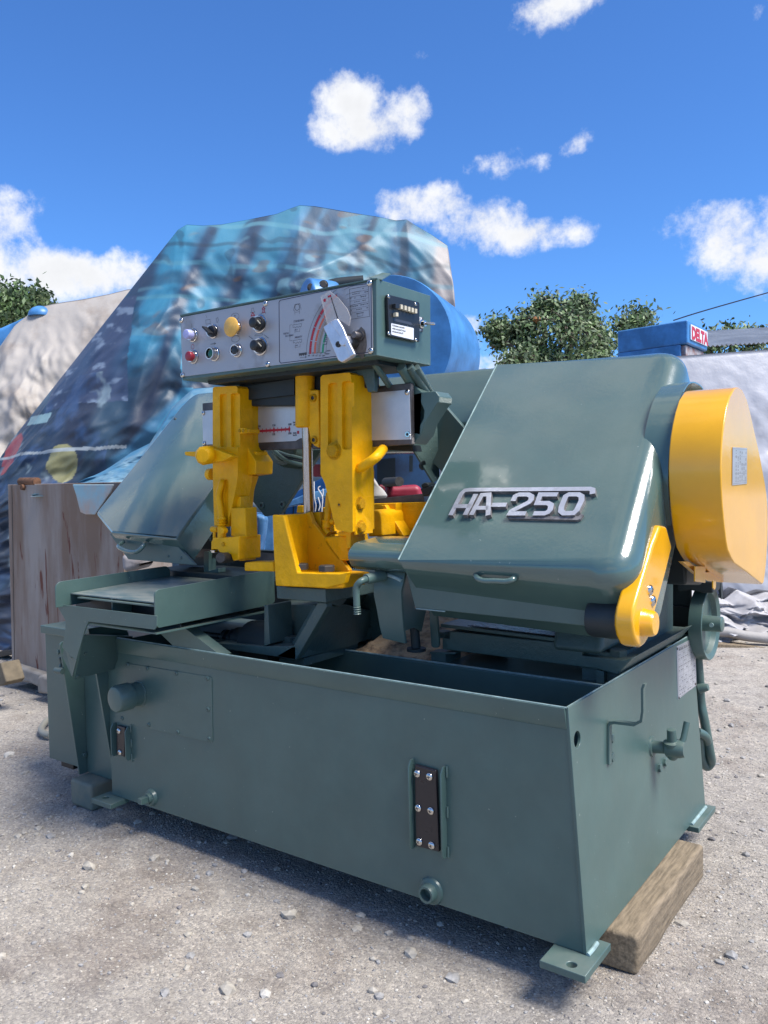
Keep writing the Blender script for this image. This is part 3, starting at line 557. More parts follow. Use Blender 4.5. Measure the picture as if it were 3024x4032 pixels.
# ================================================================== blade wheel hoods (sloping plane)
HQ = at(vB(75,960), y=.08); HN = Vector((0, -.627, .64)).normalized()
HX = (at(vB(915,1005), pl=(HQ, HN))-HQ).normalized(); HN = HX.cross(Vector((0,.64,.627))).normalized(); HN = HN if HN.z > 0 else -HN
HU = HN.cross(HX); HU = HU if HU.z > 0 else -HU
def H(v, *a): return [at(p, pl=(HQ, HN)) for p in v(*a)] if len(a) > 2 else at(v(*a), pl=(HQ, HN))
def pan(name, poly, rads, depth, rf, seg, matn, parent, open_edges=(), label=None):
    """a pressed-steel cover: rounded outline, rolled front edge"""
    n0 = len(poly); cen = sum(poly, Vector())/n0
    ring = rpoly(poly, rads, 8); n = len(ring)
    def inset(d):
        out = []
        for i in range(n):
            a = ring[i-1]; p = ring[i]; b = ring[(i+1) % n]
            e1 = (p-a); e2 = (b-p)
            if e1.length < 1e-6: e1 = p-ring[i-2]
            if e2.length < 1e-6: e2 = ring[(i+2) % n]-p
            m = (e1.normalized()+e2.normalized()).normalized(); nn = HN.cross(m); nn = nn if nn.dot(cen-p) > 0 else -nn
            flat = any(abs((p-poly[k]).cross((poly[(k+1) % n0]-poly[k]).normalized()).length) < 1e-4 for k in open_edges)
            out.append((p, nn, flat))
        return [p+nn*(0 if fl else d) for p, nn, fl in out]
    rings = [[p-HN*depth for p in ring], [p-HN*rf for p in ring]]
    for k in range(1, seg+1):
        a = k/seg*math.pi/2; rings.append([p-HN*(rf*(1-math.sin(a))) for p in inset(rf*(1-math.cos(a)))])
    mb = MB().loft(rings, cap=True)
    return obj(name, mb, matn, parent, smooth=38, label=label)
hq = H(vB, 75,985, 497,148, 1268,52, 1008,1050)
hood = pan('wheel_cover', [hq[0], hq[1], hq[2]+HX*.035, hq[3]+HX*.035-HU*.012], [0,.0,.11,.105], .27, .065, 7, 'gloss', saw, open_edges=(0,), label='right glossy green wheel cover with HA-250 lettering')
obj('seam_edge', MB().tube([hq[0]+HN*.001, hq[1]+HN*.001], .0022, 6, cr=False), 'edge', hood)
# lower apron of the right cover
yp = .155
P = PXY(vB(92,1010, 905,1050, 912,1085, 905,1272, 145,1190, 110,1050), y=yp)
obj('lower_apron', MB().prism(P, (0,.16,0)), 'green', hood, .003)
P = PXY(vB(150,1188, 250,1198, 255,1207, 150,1197), y=yp+.0); obj('apron_hem', MB().tube([at(vB(150,1193), y=yp), at(vB(275,1206), y=yp)], .002, 6, cr=False), 'edge', hood)
ha = H(vM, 1125,120); hb = H(vM, 1515,140)
ha = at(vM(1125,125), y=.12); hb = at(vM(1515,150), y=.12); hm0 = at(vM(1130,175), y=.075); hm1 = at(vM(1190,205), y=.065); hm2 = at(vM(1410,212), y=.065); hm3 = at(vM(1475,190), y=.075)
obj('handle', MB().tube([ha, hm0, hm1, (hm1+hm2)/2, hm2, hm3, hb], lambda t: .0085+.004*abs(2*t-1)**4, 14), 'gloss', hood)
# ---- HA-250 lettering: cast letters standing on the cover
def E2(x, y): return H(vB, x, y)

def strokes(name, lst, wd, dep, parent, matn=('emblem','emblemside')):
    mb = MB()
    for line, closed in lst:
        P = [H(vB, *p) for p in line]; n = len(P)
        Lf, Rt = [], []
        for i in range(n):
            if closed: a, b = P[i-1], P[(i+1) % n]
            else: a, b = P[max(i-1,0)], P[min(i+1,n-1)]
            d1 = (P[i]-a).normalized() if a != P[i] else (b-P[i]).normalized(); d2 = (b-P[i]).normalized() if b != P[i] else d1
            m = (d1+d2).normalized(); nn = HN.cross(m).normalized(); k = 1/max(.5, nn.dot(HN.cross(d1).normalized()))
            if not closed and i == 0: nn, k = HN.cross(d2).normalized(), 1
            Lf.append(P[i]+nn*wd/2*k); Rt.append(P[i]-nn*wd/2*k)
        for i in range(n if closed else n-1):
            j = (i+1) % n; q = [Lf[i], Lf[j], Rt[j], Rt[i]]
            o = len(mb.v); mb.v += [p-HN*.01 for p in q]+[p+HN*dep for p in q]
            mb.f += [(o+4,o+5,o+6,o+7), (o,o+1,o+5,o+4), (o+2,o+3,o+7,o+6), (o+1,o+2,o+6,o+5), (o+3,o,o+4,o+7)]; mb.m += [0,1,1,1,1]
    return obj(name, mb, matn, parent, smooth=0)
DW = .0160
strokes('emblem_letter', [([(305,806),(352,712),(366,700),(384,697),(900,694),(913,698),(912,716)], 0)], DW*.95, .0135, hood, ('emblem','emblemside'))
strokes('emblem_letter', [([(326,768),(398,768)], 0), ([(368,806),(414,716)], 0)], DW, .0145, hood)
strokes('emblem_letter', [([(394,806),(440,720),(470,718),(466,808)], 0), ([(418,776),(466,776)], 0)], DW*.95, .0145, hood)
strokes('emblem_letter', [([(482,762),(545,762)], 0)], DW, .0138, hood)
strokes('emblem_letter', [([(573,747),(582,726),(598,719),(638,719),(652,727),(650,742),(640,753),(566,790),(560,800),(628,800)], 0)], DW, .0145, hood)
strokes('emblem_letter', [([(764,719),(690,719),(676,756),(722,756),(736,764),(732,784),(722,795),(708,800),(660,800)], 0)], DW, .0145, hood)
strokes('emblem_letter', [([(798,727),(812,719),(852,719),(866,727),(866,745),(846,786),(832,799),(790,800),(778,790),(780,772)], 1)], DW, .0145, hood)
obj('emblem_bar', MB().prism(H(vB, 550,806, 850,806, 862,795, 872,800, 858,818, 846,822, 548,815), HN*.008), 'emblemside', hood, smooth=0)
# ---- nose in front of the blade
ny = .10
a0 = at(vA(1165,1186), y=.17); P = [(x, y) for x, y in ((1165,1186),(1488,1186))]
xL = at(vA(1112,1300), y=ny).x; xR = at(vA(1462,1300), y=ny).x+.012
def zz(px, y): return at(px, y=y).z
prof = [(.20, zz(vA(1300,1186),.20)), (.135, zz(vA(1300,1225),.135)), (.100, zz(vA(1300,1285),.100)), (.098, zz(vA(1300,1335),.098)), (.115, zz(vA(1300,1385),.115)), (.14, zz(vA(1300,1402),.14)), (.26, zz(vA(1300,1405),.26))]
prof2 = [Vector(p) for p in rpoly([Vector((0,a,b)) for a, b in prof], [0,.03,.03,.02,.02,.01,0], 4)]
sh = {0: .0}
mb = MB(); rings = []
for x, k in ((xL-.0, 1.), (xR, 0.)):
    rings.append([Vector((x+(.05*max(0,(p.y-.13))/.1+.03*max(0,(.98-p.z))/.05*0)*k, p.y, p.z)) for p in prof2]+[Vector((x+.05*k, .26, prof[0][1]))])
obj('blade_nose_cover', mb.loft(rings), 'gloss', saw, .002, smooth=50)
# ---- coolant chute under the nose
ch = obj('chip_chute', MB().loft([[at(vM(x,y), y=yy), at(vM(x2,y2), y=yy), at(vM(x2,y2), y=yy)+Vector((0,.012,0)), at(vM(x,y), y=yy)+Vector((0,.012,0))] for x, y, x2, y2, yy in
   ((180,105,465,128,.165),(165,240,440,235,.145),(168,340,425,300,.145),(195,470,430,450,.15),(225,640,445,640,.16),(252,742,462,795,.17))]), 'green', saw, .002, smooth=60)
obj('chute_cheek', MB().prism([at(vM(460,125), y=.17), at(vM(425,300), y=.15), at(vM(440,640), y=.165), at(vM(445,672), y=.165), at(vM(540,640), y=.26), at(vM(605,680), y=.32), at(vM(650,480), y=.34), at(vM(545,460), y=.27)], (.004,.0,0)), 'green', ch)
obj('weld_bead', MB().tube([at(vM(295,150), y=.158), at(vM(370,175), y=.156), at(vM(430,205), y=.150)], .006, 8), 'edge', ch)
p = at(vM(262,160), y=.15); q = at(vM(95,192), y=.08)
pp = obj('coolant_pipe', MB().tube([p, q], .0165, 20, cr=False), 'green', ch, .001)
obj('pipe_elbow', MB().tube([q+(p-q)*.1, at(vM(55,208), y=.055), at(vM(15,250), y=.05), at(vM(8,320), y=.05), at(vM(12,440), y=.05)], .0105, 18), 'green', pp)
e = at(vM(12,440), y=.05); e2 = at(vM(15,500), y=.05)
obj('hose_barb', MB().lathe(e, e2-e, [(0,.0105)]+[(k*.007+.002*j, .0085+.002*j) for k in range(4) for j in (0,1,2)]+[((e2-e).length,.008)], 18), 'green', pp)
obj('coolant_pipe', MB().tube([at(vM(550,640), y=.33), at(vM(565,830), y=.33)], .016, 16, cr=False).lathe(at(vM(567,838), y=.33)-Z3*.008, Z3, [(0,.032),(.010,.032)], 20), 'dark', ch)
obj('stop_lever', MB().prism(PXY(vM(685,488, 755,492, 778,805, 765,830, 725,832, 705,815), y=.375), (0,.012,0)), 'green', saw, .002)
# ---- saw bed casting
CYF = .402
cb = obj('saw_bed_casting', MB().prism(PXY(vB(292,1290, 868,1352, 862,1395, 1040,1415, 1080,1405, 1015,1478, 920,1452, 262,1368, 262,1318, 292,1322), y=CYF), (0,.62,0)), 'cast', saw, .004, 3)
a = at(vM(790,640), y=CYF); b_ = at(vM(1100,540), z=a.z+.0)
obj('casting_shelf', MB().prism([(a.x,CYF+.002,a.z),(at(vB(868,1352), y=CYF).x,CYF+.002,at(vB(868,1352), y=CYF).z),(-.10,1.0,a.z-.01),(a.x+.01,1.0,a.z)], (0,0,.012)), 'cast', cb, .003)
obj('grease_patch', MB().prism([(a.x+.10,CYF+.01,a.z+.013),(a.x+.55,CYF+.01,a.z+.005),(a.x+.55,.8,a.z+.008),(a.x+.25,.8,a.z+.014)], (0,0,.002)), mat('black_grease', (.025,.026,.045), .32, bump=.012, bscale=55, bump2=.004, b2scale=140), cb)
for px in (vM(705,870, 838,870, 838,965, 705,965), vL(770,1410, 835,1425, 835,1520, 770,1520)):
    P = PXY(px, y=CYF+.005); obj('casting_foot', MB().prism([P[0],P[1],Vector((P[1].x,P[1].y,.69)),Vector((P[0].x,P[0].y,.69))], (0,.10,0)), 'cast', cb)
obj('casting_foot', MB().box(-.14,-.02,CYF+.03,.6,.689,.78), 'cast', cb)
obj('casting_strap', MB().prism(PXY(vM(690,870, 930,875, 930,890, 840,892, 690,885), y=CYF-.005), (0,.06,0)), 'cast', cb, .001)
hexb(at(vM(820,725), y=CYF+.03), Z3, .028, cb, 'cast', washer=False); hexb(at(vL(955,1285), y=CYF+.05), Z3, .028, cb, 'cast', washer=False)
# gearbox flank behind the arm
GXX = -.025
P = PXY(vL(1180,560, 1380,470, 1440,470, 1440,1078, 1490,1068, 1490,1108, 1080,1338, 1040,1320, 1130,1290, 1150,1050), x=GXX); P.insert(1, Vector((GXX, P[1].y, 1.32)))
gbx = obj('gearbox', MB().prism(P, (-.30,0,0)), 'cast', cb, .004, label='dark green sloping gearbox casting behind the yellow arm')
HUB = at(vL(1185,1000), x=.145)
obj('pivot_barrel', MB().lathe((.0,HUB.y+.01,HUB.z-.0), X3, [(0,.046),(.01,.050),(.12,.050)], 32), 'dark', gbx)
obj('pivot_barrel', MB().prism([(-.22,CYF-.02,.78),(-.22,CYF+.06,1.0),(-.22,CYF+.2,1.0),(-.22,CYF+.2,.78)], (.16,0,0)), 'cast', gbx, .02, 4)
# ---- yellow swing arm
ax_ = .145
P = PXY(vL(1330,150, 1385,158, 1433,340, 1380,560, 1318,790, 1258,1000), x=ax_)
Q = PXY(vL(1245,1090, 1222,1150, 1195,1195, 1165,1218, 1135,1200, 1105,1130, 1090,1040, 1092,950, 1105,870, 1140,740, 1200,540, 1265,320), x=ax_)
arm = obj('swing_arm', MB().prism(P+Q, (-.050,0,0)), 'ygloss', saw, .010, 4, label='yellow swing arm with round pivot boss')
obj('pivot_boss', MB().lathe(HUB-X3*.002, X3, [(0,.040),(.004,.036),(.026,.033),(.032,.028),(.033,0)], 28), 'ygloss', arm)
for x, y in ((1236,716),(1260,808)): screw(at(vL(x,y), x=ax_), X3, .0145, arm)
# ---- pulley guard
gx = .28; gl = .138
GP = PXY(vK(965,318, 985,306, 1005,304, 1040,325, 1082,415, 1112,520, 1138,640, 1165,760, 1192,880, 1216,1000, 1240,1130, 1262,1245, 1276,1350, 1286,1500, 1289,1650, 1284,1800, 1272,2000, 1262,2100, 1247,2200, 1235,2215, 1085,2095, 965,2010, 935,1960, 900,1880, 882,1780, 866,1650, 848,1450, 838,1250, 835,1080, 841,900, 852,760, 868,640, 890,520, 920,400), x=gx)
guard = obj('pulley_guard', MB().prism(GP, (-gl,0,0)), 'ygloss', saw, .004, 3, label='large yellow pear-shaped pulley guard on the right side')
c = [at(p, x=gx+.001) for p in vK(943,888, 1082,896, 1080,1240, 940,1255)]
gp = obj('belt_chart_plate', MB().prism(c, (.0012,0,0)), 'plate', guard)
pc = [v+Vector((.0016,0,0)) for v in c]; plateprint([pc[3],pc[0],pc[1],pc[2]], 6, 9, None, gp, nn=X3*.3)
obj('guard_lug', MB().prism([at(vK(x,y), x=gx-.10) for x, y in ((585,2040),(685,2040),(683,2200),(582,2188))], (-.004,.0,0)), 'ygloss', guard, .001)
obj('guard_lug', MB().prism([at(vQ(x,y), x=gx-.05) for x, y in ((770,690),(812,690),(808,790),(790,820),(770,790))], (-.004,.0,0)), 'ygloss', guard, .001)
P = PXY(vQ(255,405, 350,405, 560,560, 860,560, 860,712, 640,690, 460,585), x=gx-gl+.01); obj('guard_skirt', MB().prism(P, (.012,0,0)), 'ygloss', guard, .001)
# green flange ring around the guard

RI = PXY(vK(665,325, 640,290, 600,262, 560,252, 520,268, 480,325, 440,400, 400,520, 365,680, 340,850, 325,1020, 320,1200, 328,1400, 345,1560, 350,1645), x=.135)
cen = sum(RI, Vector())/len(RI); RS = []
for i in range(len(RI)-1):
    p0, p1, p2, p3 = RI[max(i-1,0)], RI[i], RI[i+1], RI[min(i+2,len(RI)-1)]
    for k in range(4):
        t = k/4; RS.append(.5*((2*p1)+(p2-p0)*t+(2*p0-5*p1+4*p2-p3)*t*t+(3*p1-p0-3*p2+p3)*t**3))
RS.append(RI[-1])
mb = MB().loft([[p, p-X3*.075, p-X3*.075+(cen-p).normalized()*.006, p+(cen-p).normalized()*.006] for p in RS])
obj('guard_collar', mb, 'gloss', saw, smooth=50)
# drive unit and hand wheel at the back
obj('drive_housing', MB().prism([(-.01,p.y,p.z) for p in PXY(vK(360,1560, 470,1960, 480,2212, 310,2212, 300,1800), x=0.03)], (.10,0,0)), 'dark', saw, .01)
hs = at(vQ(430,1000), y=1.16)
obj('rear_panel', MB().box(-.35, at(vQ(438,1200), y=1.14).x, 1.14,1.16,.55,at(vQ(438,800), y=1.14).z+.25), 'dark', saw)
HW = at((2810,2456), y=1.19)
obj('drive_bracket', MB().prism(PXY(vQ(200,480, 440,500, 640,690, 770,700, 765,870, 600,870, 540,850, 430,825, 250,855, 245,650), y=1.08), (0,.10,0)), 'dark', saw, .006)
obj('shaft_housing', MB().box(HW.x-.22,HW.x-.04,HW.y-.065,HW.y+.05,HW.z-.055,HW.z+.065), 'black', saw, .004)
hw = obj('hand_wheel', MB().lathe(HW-X3*.055, X3, [(0,.118),(.0,.132),(.045,.134),(.048,.131),(.040,.112),(.022,.106),(.018,.03),(.085,.028),(.088,.022),(.088,0)], 48), 'green', saw, .001, label='green hand wheel behind the right corner')
obj('set_screw', MB().lathe(HW+Vector((.0,-.028,0)), -Y3, [(0,.008),(.006,.008)], 12), 'edge', hw)
obj('drive_belt_guard', MB().prism(PXY(vQ(810,700, 870,700, 885,900, 880,960, 855,890), y=1.25), (0,.03,0)), 'dark', saw)
# hoses down the rear corner
obj('rear_hose', MB().tube([at(vP(770,540), y=1.16), at(vP(800,900), y=1.18), at(vP(850,1500), y=1.20), at(vP(880,2000), y=1.22), at((2772,2830), y=1.22), at((2795,2960), y=1.25), at((2800,3000), y=1.28), at((2782,3018), y=1.28), at((2762,2985), y=1.25), at((2752,2900), y=1.2)], .017, 14), 'green', saw)
obj('rear_hose', MB().tube([at((2745,2880), y=1.16), at((2778,2900), y=1.2), at((2785,2935), y=1.25), at((2760,2960), y=1.25)], .016, 12), 'green', saw)
obj('hose_clip', MB().tube([at(vP(850,1720), y=1.19), at(vP(960,1700), y=1.19), at(vP(1045,1690), y=1.19)], lambda t: .020-.008*t, 12), 'green', saw)
# ================================================================== left hood
HQ0 = HQ; _H = H
HQ = at(vH(240,1650), y=.13)
lp = H(vH, 238,1655, 70,1440, 990,290, 1150,130, 1500,110, 1700,560, 1345,1165, 948,1722)
lh = pan('wheel_cover', lp, [.004,.035,.10,.12,0,0,0,.004], .12, .012, 4, 'gloss', saw, open_edges=(4,5), label='left green wheel cover with slanted lower edge')
ly = .15
P = [at(p, y=ly) for p in vH(225,1662, 945,1722, 965,1800, 1155,2005, 430,1942, 315,1790)]
obj('lower_apron', MB().prism(P, (0,.012,0)), 'green', lh, .001)
for x, y in ((865,1908),(1005,1925)): screw(at(vH(x,y), y=ly), -Y3, .006, lh, 'green')
obj('handle', MB().tube([at(vH(375,1752), y=.14), at(vH(330,1790), y=.10), at(vH(332,1815), y=.08), at(vH(420,1855), y=.075), at(vH(520,1860), y=.075), at(vH(590,1800), y=.09), at(vH(608,1770), y=.14)], .0085, 14), 'gloss', lh)
fixp = H(vH, 938,412); screw(fixp, HN, .007, lh, 'ink')
# cheek with the arch-shaped blade opening
cp = [at(p, y=y) for p, y in ((vH(948,1718),.14),(vH(1150,1450),.30),(vH(1345,1165),.42),(vH(1400,1500),.42),(vH(1330,1750),.40),(vH(1280,1690),.38),(vH(1200,1605),.34),(vH(1150,1590),.32),(vH(1090,1615),.28),(vH(1040,1680),.22),(vH(970,1800),.16))]
mb = MB(); ctr = at(vH(1160,1500), y=.32); 
for i in range(len(cp)-1): pass
bmv = MB(); bmv.add(cp, [(0,1,8,9,10), (1,5,6,7,8), (1,2,3,4,5)])
obj('blade_cheek', bmv, 'cast', lh, smooth=0)
obj('interior_shade', MB().prism(PXY(vH(900,1500, 1500,1450, 1500,2010, 1100,2010, 960,1800), y=.44), (0,.02,0)), 'dark', lh)  # dark sheet stands in for the shade inside the hood opening
obj('under_table_box', MB().box(-2.15,-1.30,.58,.62,.72,1.02), 'dark', saw)
obj('table_stop', MB().prism(PXY(vH(1250,1860, 1305,1860, 1305,2065, 1410,2040, 1410,2090, 1250,2090), y=.34), (0,.04,0)), 'green', saw, .002)
HQ = HQ0
# ================================================================== head structure in the middle
hd = obj('head_bracket', MB().prism(PXY(vA(400,165, 1205,60, 1262,50, 1282,95, 1283,215, 1200,212, 1200,330, 400,330), y=.22), (0,.03,0)), 'dark', saw, .004)
obj('head_plate', MB().prism(PXY(vA(930,95, 1265,45, 1284,80, 1284,235, 1240,240, 1205,130), y=.19), (0,.02,0)), 'cast', hd, .004)
obj('head_block', MB().prism(PXY(vA(455,200, 760,150, 760,255, 455,290), y=.205), (0,.05,0)), 'dark', hd)
bp_ = obj('back_plate', MB().prism(PXY(vI(100,240, 1050,230, 800,620, 510,1078, 305,1106, 60,800, 120,560), y=.50), (0,.02,0)), 'cast', saw, .002)
for x, y in ((272,965),(541,948)): fix('socket_screw', socketmesh('green'), at(vI(x,y), y=.50), -Y3, .014, bp_)
pm = at(vI(640,200), y=.46)
obj('motor_end', MB().lathe(pm+Y3*.04, -Y3, [(0,.085),(.06,.080),(.08,.07),(.082,.058),(.06,.055),(.06,0)], 32), 'cast', bp_)
for k in range(3): obj('cable', MB().tube([at(vI(420+30*k,240+10*k), y=.36), at(vI(560+30*k,350-20*k), y=.34), at(vI(680,400-40*k), y=.34), at(vI(830,440-40*k), y=.36)], .006+.003*(k==0), 10), 'green' if k != 1 else 'dark', bp_)
lk = obj('head_link', MB().prism(PXY(vJ(725,520, 870,642, 1045,632, 1096,700, 1087,780, 1060,800, 900,1050, 850,1200, 755,1322, 728,1320), y=.285), (0,.08,0)), 'green', saw, .003)
cut(lk, MB().prism(PXY(vJ(690,690, 770,700, 850,880, 840,980, 770,1120, 690,1150), y=.265), (0,.045,0)))
hp = PXY(vJ(1065,788, 1130,782, 1405,1105, 1062,1775, 850,1415, 842,1300), y=.53)
lk2 = obj('head_link', MB().prism([hp[1],hp[2]+Vector((.03,0,-.03)),hp[3]+Vector((.05,0,0)),hp[4],hp[5]], (0,.02,0)), 'green', saw, .002)
obj('link_web', MB().prism([hp[5]+Y3*.02,hp[4]+Y3*.02,hp[3]+Y3*.02,at(vJ(1020,1830), y=.50),at(vJ(760,1400), y=.50),at(vJ(760,1320), y=.50),at(vJ(1065,790), y=.50)], (-.008,.0,.0)), 'cast', lk2, .001)
hexb(at(vJ(880,1600), y=.50), -X3+Z3*.2, .014, lk2, 'dark')
obj('lock_block', MB().prism(PXY(vJ(840,1905, 1000,1860, 960,1990, 880,2010), y=.45), (0,.06,0)).prism(PXY(vJ(850,1850, 905,1822, 950,1840, 955,1880, 860,1900), y=.45), (0,.05,0)), 'dark', lk2, .004)
obj('under_beam', MB().prism(PXY(vJ(180,1352, 740,1335, 760,1420, 430,1400, 190,1400), y=.34), (0,.05,0)), 'dark', saw)
TZ = at(vB(300,178), y=.84).z+.02
tb = obj('top_beam', MB().prism(rpoly([(-2.0,.70,1.525),(-2.0,.84,TZ),(-2.0,.95,TZ),(-2.0,.95,1.43),(-2.0,.78,1.43)], [.03,.02,.02,.02,.06],5), (1.75,0,-.03)), 'gloss', saw, smooth=50)
for a, b_, y0, y1, r, mn in (((240,262),(450,570),.14,.27,.0105,'green'),((590,310),(800,650),.22,.33,.0165,'green'),((700,310),(930,650),.24,.34,.0135,'cast'),((790,320),(985,650),.26,.36,.0125,'cast')):
    obj('conduit', MB().tube([at(vJ(*a), y=y0), at(vJ(*b_), y=y1)], r, 14, cr=False), mn, saw)
# ================================================================== control box
CBY = .05
bx = obj('control_box', MB().prism(PXY(vW(150,332, 1219,132, 1222,553, 163,688), y=CBY), (0,.297,0)), 'green', saw, .003, label='green control box with a scuffed metal front panel')
xs_ = at(vW(1221,300), y=CBY).x
obj('box_tab', MB().prism([at(vG(838,217), y=.05), at(vG(968,172), y=.12), at(vG(1040,182), y=.16), at(vG(958,235), y=.07)], (0,0,-.004)), 'green', bx, .001)
obj('box_lid_lip', MB().prism(PXY(vW(150,330, 1222,129, 1222,137, 150,340), y=CBY-.005), (0,.006,0)), 'green', bx, .001)
fpn = obj('front_panel', MB().prism(rpoly(PXY(vW(155,345, 1194,152, 1200,540, 163,668), y=CBY-.003), .006, 3), (0,.003,0)), 'panel', bx, label='scuffed metal front panel with buttons and a speed scale')
def C(x, y, o=.004): return at(vW(x,y), y=CBY-o)
for x, y in ((157,361),(615,270),(1182,158),(164,659),(627,600),(1189,527)): screw(C(x,y), -Y3, .0095, bx)
def ringb(x, y, r=.021, h=.016): return obj('button_bezel', MB().lathe(C(x,y), -Y3, [(0,r*1.12),(.003,r*1.15),(.004,r*1.02),(h*.6,r*1.02),(h,r*.93),(h,r*.78),(h*.5,r*.76),(h*.5,0)], 28), 'chrome', bx)
def push(x, y, r, h, mn, h0=.008): obj('push_button', MB().lathe(C(x,y,h0), -Y3, [(0,r*.96),(h-.003,r),(h-.001,r*.94),(h,r*.8),(h,0)], 28), mn, bx)
ringb(222,442); push(222,442,.0165,.034,'lilac')
ringb(225,560); push(225,560,.0165,.027,'red')
ringb(340,545); push(340,545,.0150,.019,'greenb')
obj('button_shroud', MB().lathe(C(340,545), -Y3, [(.012,.0195),(.026,.0195),(.026,.0170),(.012,.0165)], 28), 'chrome', bx)
ringb(332,422); ringb(462,525,.020); push(462,525,.0155,.013,'black')
ringb(455,402,.021); obj('mushroom_button', MB().lathe(C(455,402,.01), -Y3, [(0,.016),(.016,.016),(.017,.030),(.020,.0325),(.024,.0325),(.028,.028),(.030,0)], 32), 'amber', bx)
for x, y in ((585,380),(590,503)):
    ringb(x,y,.026,.014); kn = obj('rotary_knob', MB().lathe(C(x,y,.01), -Y3, [(0,.023),(.010,.022),(.012,.018),(.034,.0165),(.036,.014),(.036,0)], 28), 'black', bx)
    c = C(x,y,.0475); obj('knob_mark', MB().prism([c+Vector(v) for v in ((-.0135,0,.012),(-.011,0,.0135),(.002,0,.001),(0,0,-.001))], (0,.002,0)), 'cream', kn)
c = C(330,422,.014)
kn = obj('selector_switch', MB().lathe(c, -Y3, [(0,.019),(.012,.018),(.013,0)], 24), 'black', bx)
obj('selector_grip', MB().prism([c+Vector(v) for v in ((-.020,-.012,.012),(-.016,-.012,.017),(.017,-.012,-.009),(.013,-.012,-.016))], (0,-.022,0)), 'black', kn, .002)
# printed scale
pr = {k: MB() for k in ('navy','redp','orangep','brownp','greenp','ink')}
def ln(k, pts, wd=.0012, o=.0036):
    P = [at(vW(*p), y=CBY-o) for p in pts]
    for a, b in zip(P, P[1:]):
        d = (b-a).normalized()*wd/2; nn = Vector((-d.z,0,d.x)); pr[k].add([a+nn-d, a-nn-d, b-nn+d, b+nn+d], [(0,1,2,3)])
ln('navy', [(1060,176),(696,252),(689,262),(692,586),(700,594),(1187,534),(1193,526),(1190,165),(1183,160),(1060,176)], .0022)
ctr = C(1118,520,.0036)
def arc(k, r0, r1, a0, a1, n=24, o=.0036):
    for i in range(n):
        s, e = [math.radians(a0+(a1-a0)*j/n) for j in (i, i+.97)]
        pr[k].add([Vector((ctr.x+r*math.cos(t), CBY-o, ctr.z+r*math.sin(t))) for r, t in ((r0,s),(r1,s),(r1,e),(r0,e))], [(0,1,2,3)])
R0 = ctr.x-C(860,525,.0036).x
for j in range(5): arc('redp', R0-.003, R0+.005, 178-13*j, 178-13*(j+1)+.8, 6)
for j in range(4): arc('orangep', R0*.905-.004, R0*.905+.004, 178-13*j, 178-13*(j+1)+.8, 6)
arc('brownp', R0*.82-.005, R0*.82+.004, 178, 125)
arc('brownp', R0*.86-.001, R0*.86+.001, 178, 110)
for j in range(3): arc('greenp', R0*.735-.004, R0*.735+.003, 178-13*j, 178-13*(j+1)+1, 6)
arc('ink', R0*1.09, R0*1.096, 178, 112); arc('ink', R0*1.03, R0*1.034, 178, 112); arc('ink', R0*.66, R0*.664, 175, 128)
for r in (1.12,1.02,.92,.85,.72): arc('ink', R0*r, R0*r+.0008, 104, 84, 10)
ln('ink', [(1073,192),(1176,172),(1182,340),(1079,356),(1073,192)], .0011)
for k in range(1,7): ln('ink', [(1074,192+22*k),(1177,172+22*k)], .0006)
ln('ink', [(1115,325),(1145,319),(1146,336),(1116,342),(1115,325)], .0008)
rn = random.Random(5)
for r_ in range(7):
    for u in range(9):
        if rn.random() < .6: x = 1079+11*u; y = 201+22*r_-(x-1074)*.19; ln('ink', [(x,y),(x+rn.uniform(2,6),y-.8)], .0022)
# little pictograms
ln('ink', [(768,309),(775,275),(802,270),(810,302)], .001); ln('ink', [(775,306),(776,330)], .0008); ln('ink', [(800,300),(801,326)], .0008); ln('ink', [(777,318),(800,314)], .0007)
pc = C(788,290,.0036); pr['ink'].add([pc+Vector((math.cos(t)*r,0,math.sin(t)*r)) for t in [k*math.pi/8 for k in range(16)] for r in (.009,.0105)], [(2*k,2*k+1,(2*k+3)%32,(2*k+2)%32) for k in range(16)])
for (x, y) in ((765,400),(767,485)):
    ln('ink', [(x,y),(x,y-14),(x+46,y-21),(x+46,y-8),(x+40,y-2),(x+35,y-8),(x+28,y+0),(x+22,y-6),(x+14,y+3),(x+9,y-3),(x,y)], .0009)
    ln('ink', [(x+10,y+10),(x+10,y+28)], .0007); ln('ink', [(x+37,y+5),(x+37,y+24)], .0007); ln('ink', [(x+11,y+24),(x+37,y+20)], .0007)
ln('ink', [(760,385),(748,387),(748,473),(762,471)], .0008)
pr['ink'].add([at(vW(*p), y=CBY-.0036) for p in ((797,541),(840,535),(840,548),(834,553),(828,547),(822,555),(816,549),(810,557),(804,550),(798,558))], [tuple(range(10))])
ln('ink', [(803,565),(836,561)], .001); pr['ink'].add([at(vW(*p), y=CBY-.0036) for p in ((832,556),(841,560),(833,566))], [(0,1,2)])
ln('ink', [(290,360),(314,356),(316,378),(292,382),(290,360)], .0011); ln('ink', [(291,333),(296,347)], .001); ln('ink', [(346,352),(356,346),(360,362),(352,374),(346,352)], .001)
ln('ink', [(214,380),(215,400)], .0012)
def oval(x, y, rx, rz, k='ink', wd=.0011):
    c = C(x,y,.0036); n = 20; pr[k].add([c+Vector((math.cos(t)*(rx+q),0,math.sin(t)*(rz+q))) for t in [j*2*math.pi/n for j in range(n)] for q in (0,wd)], [(2*j,2*j+1,(2*j+3)%(2*n),(2*j+2)%(2*n)) for j in range(n)])
oval(219,505,.0065,.0075,'redp',.0014); oval(449,341,.019,.011); oval(453,462,.019,.010)
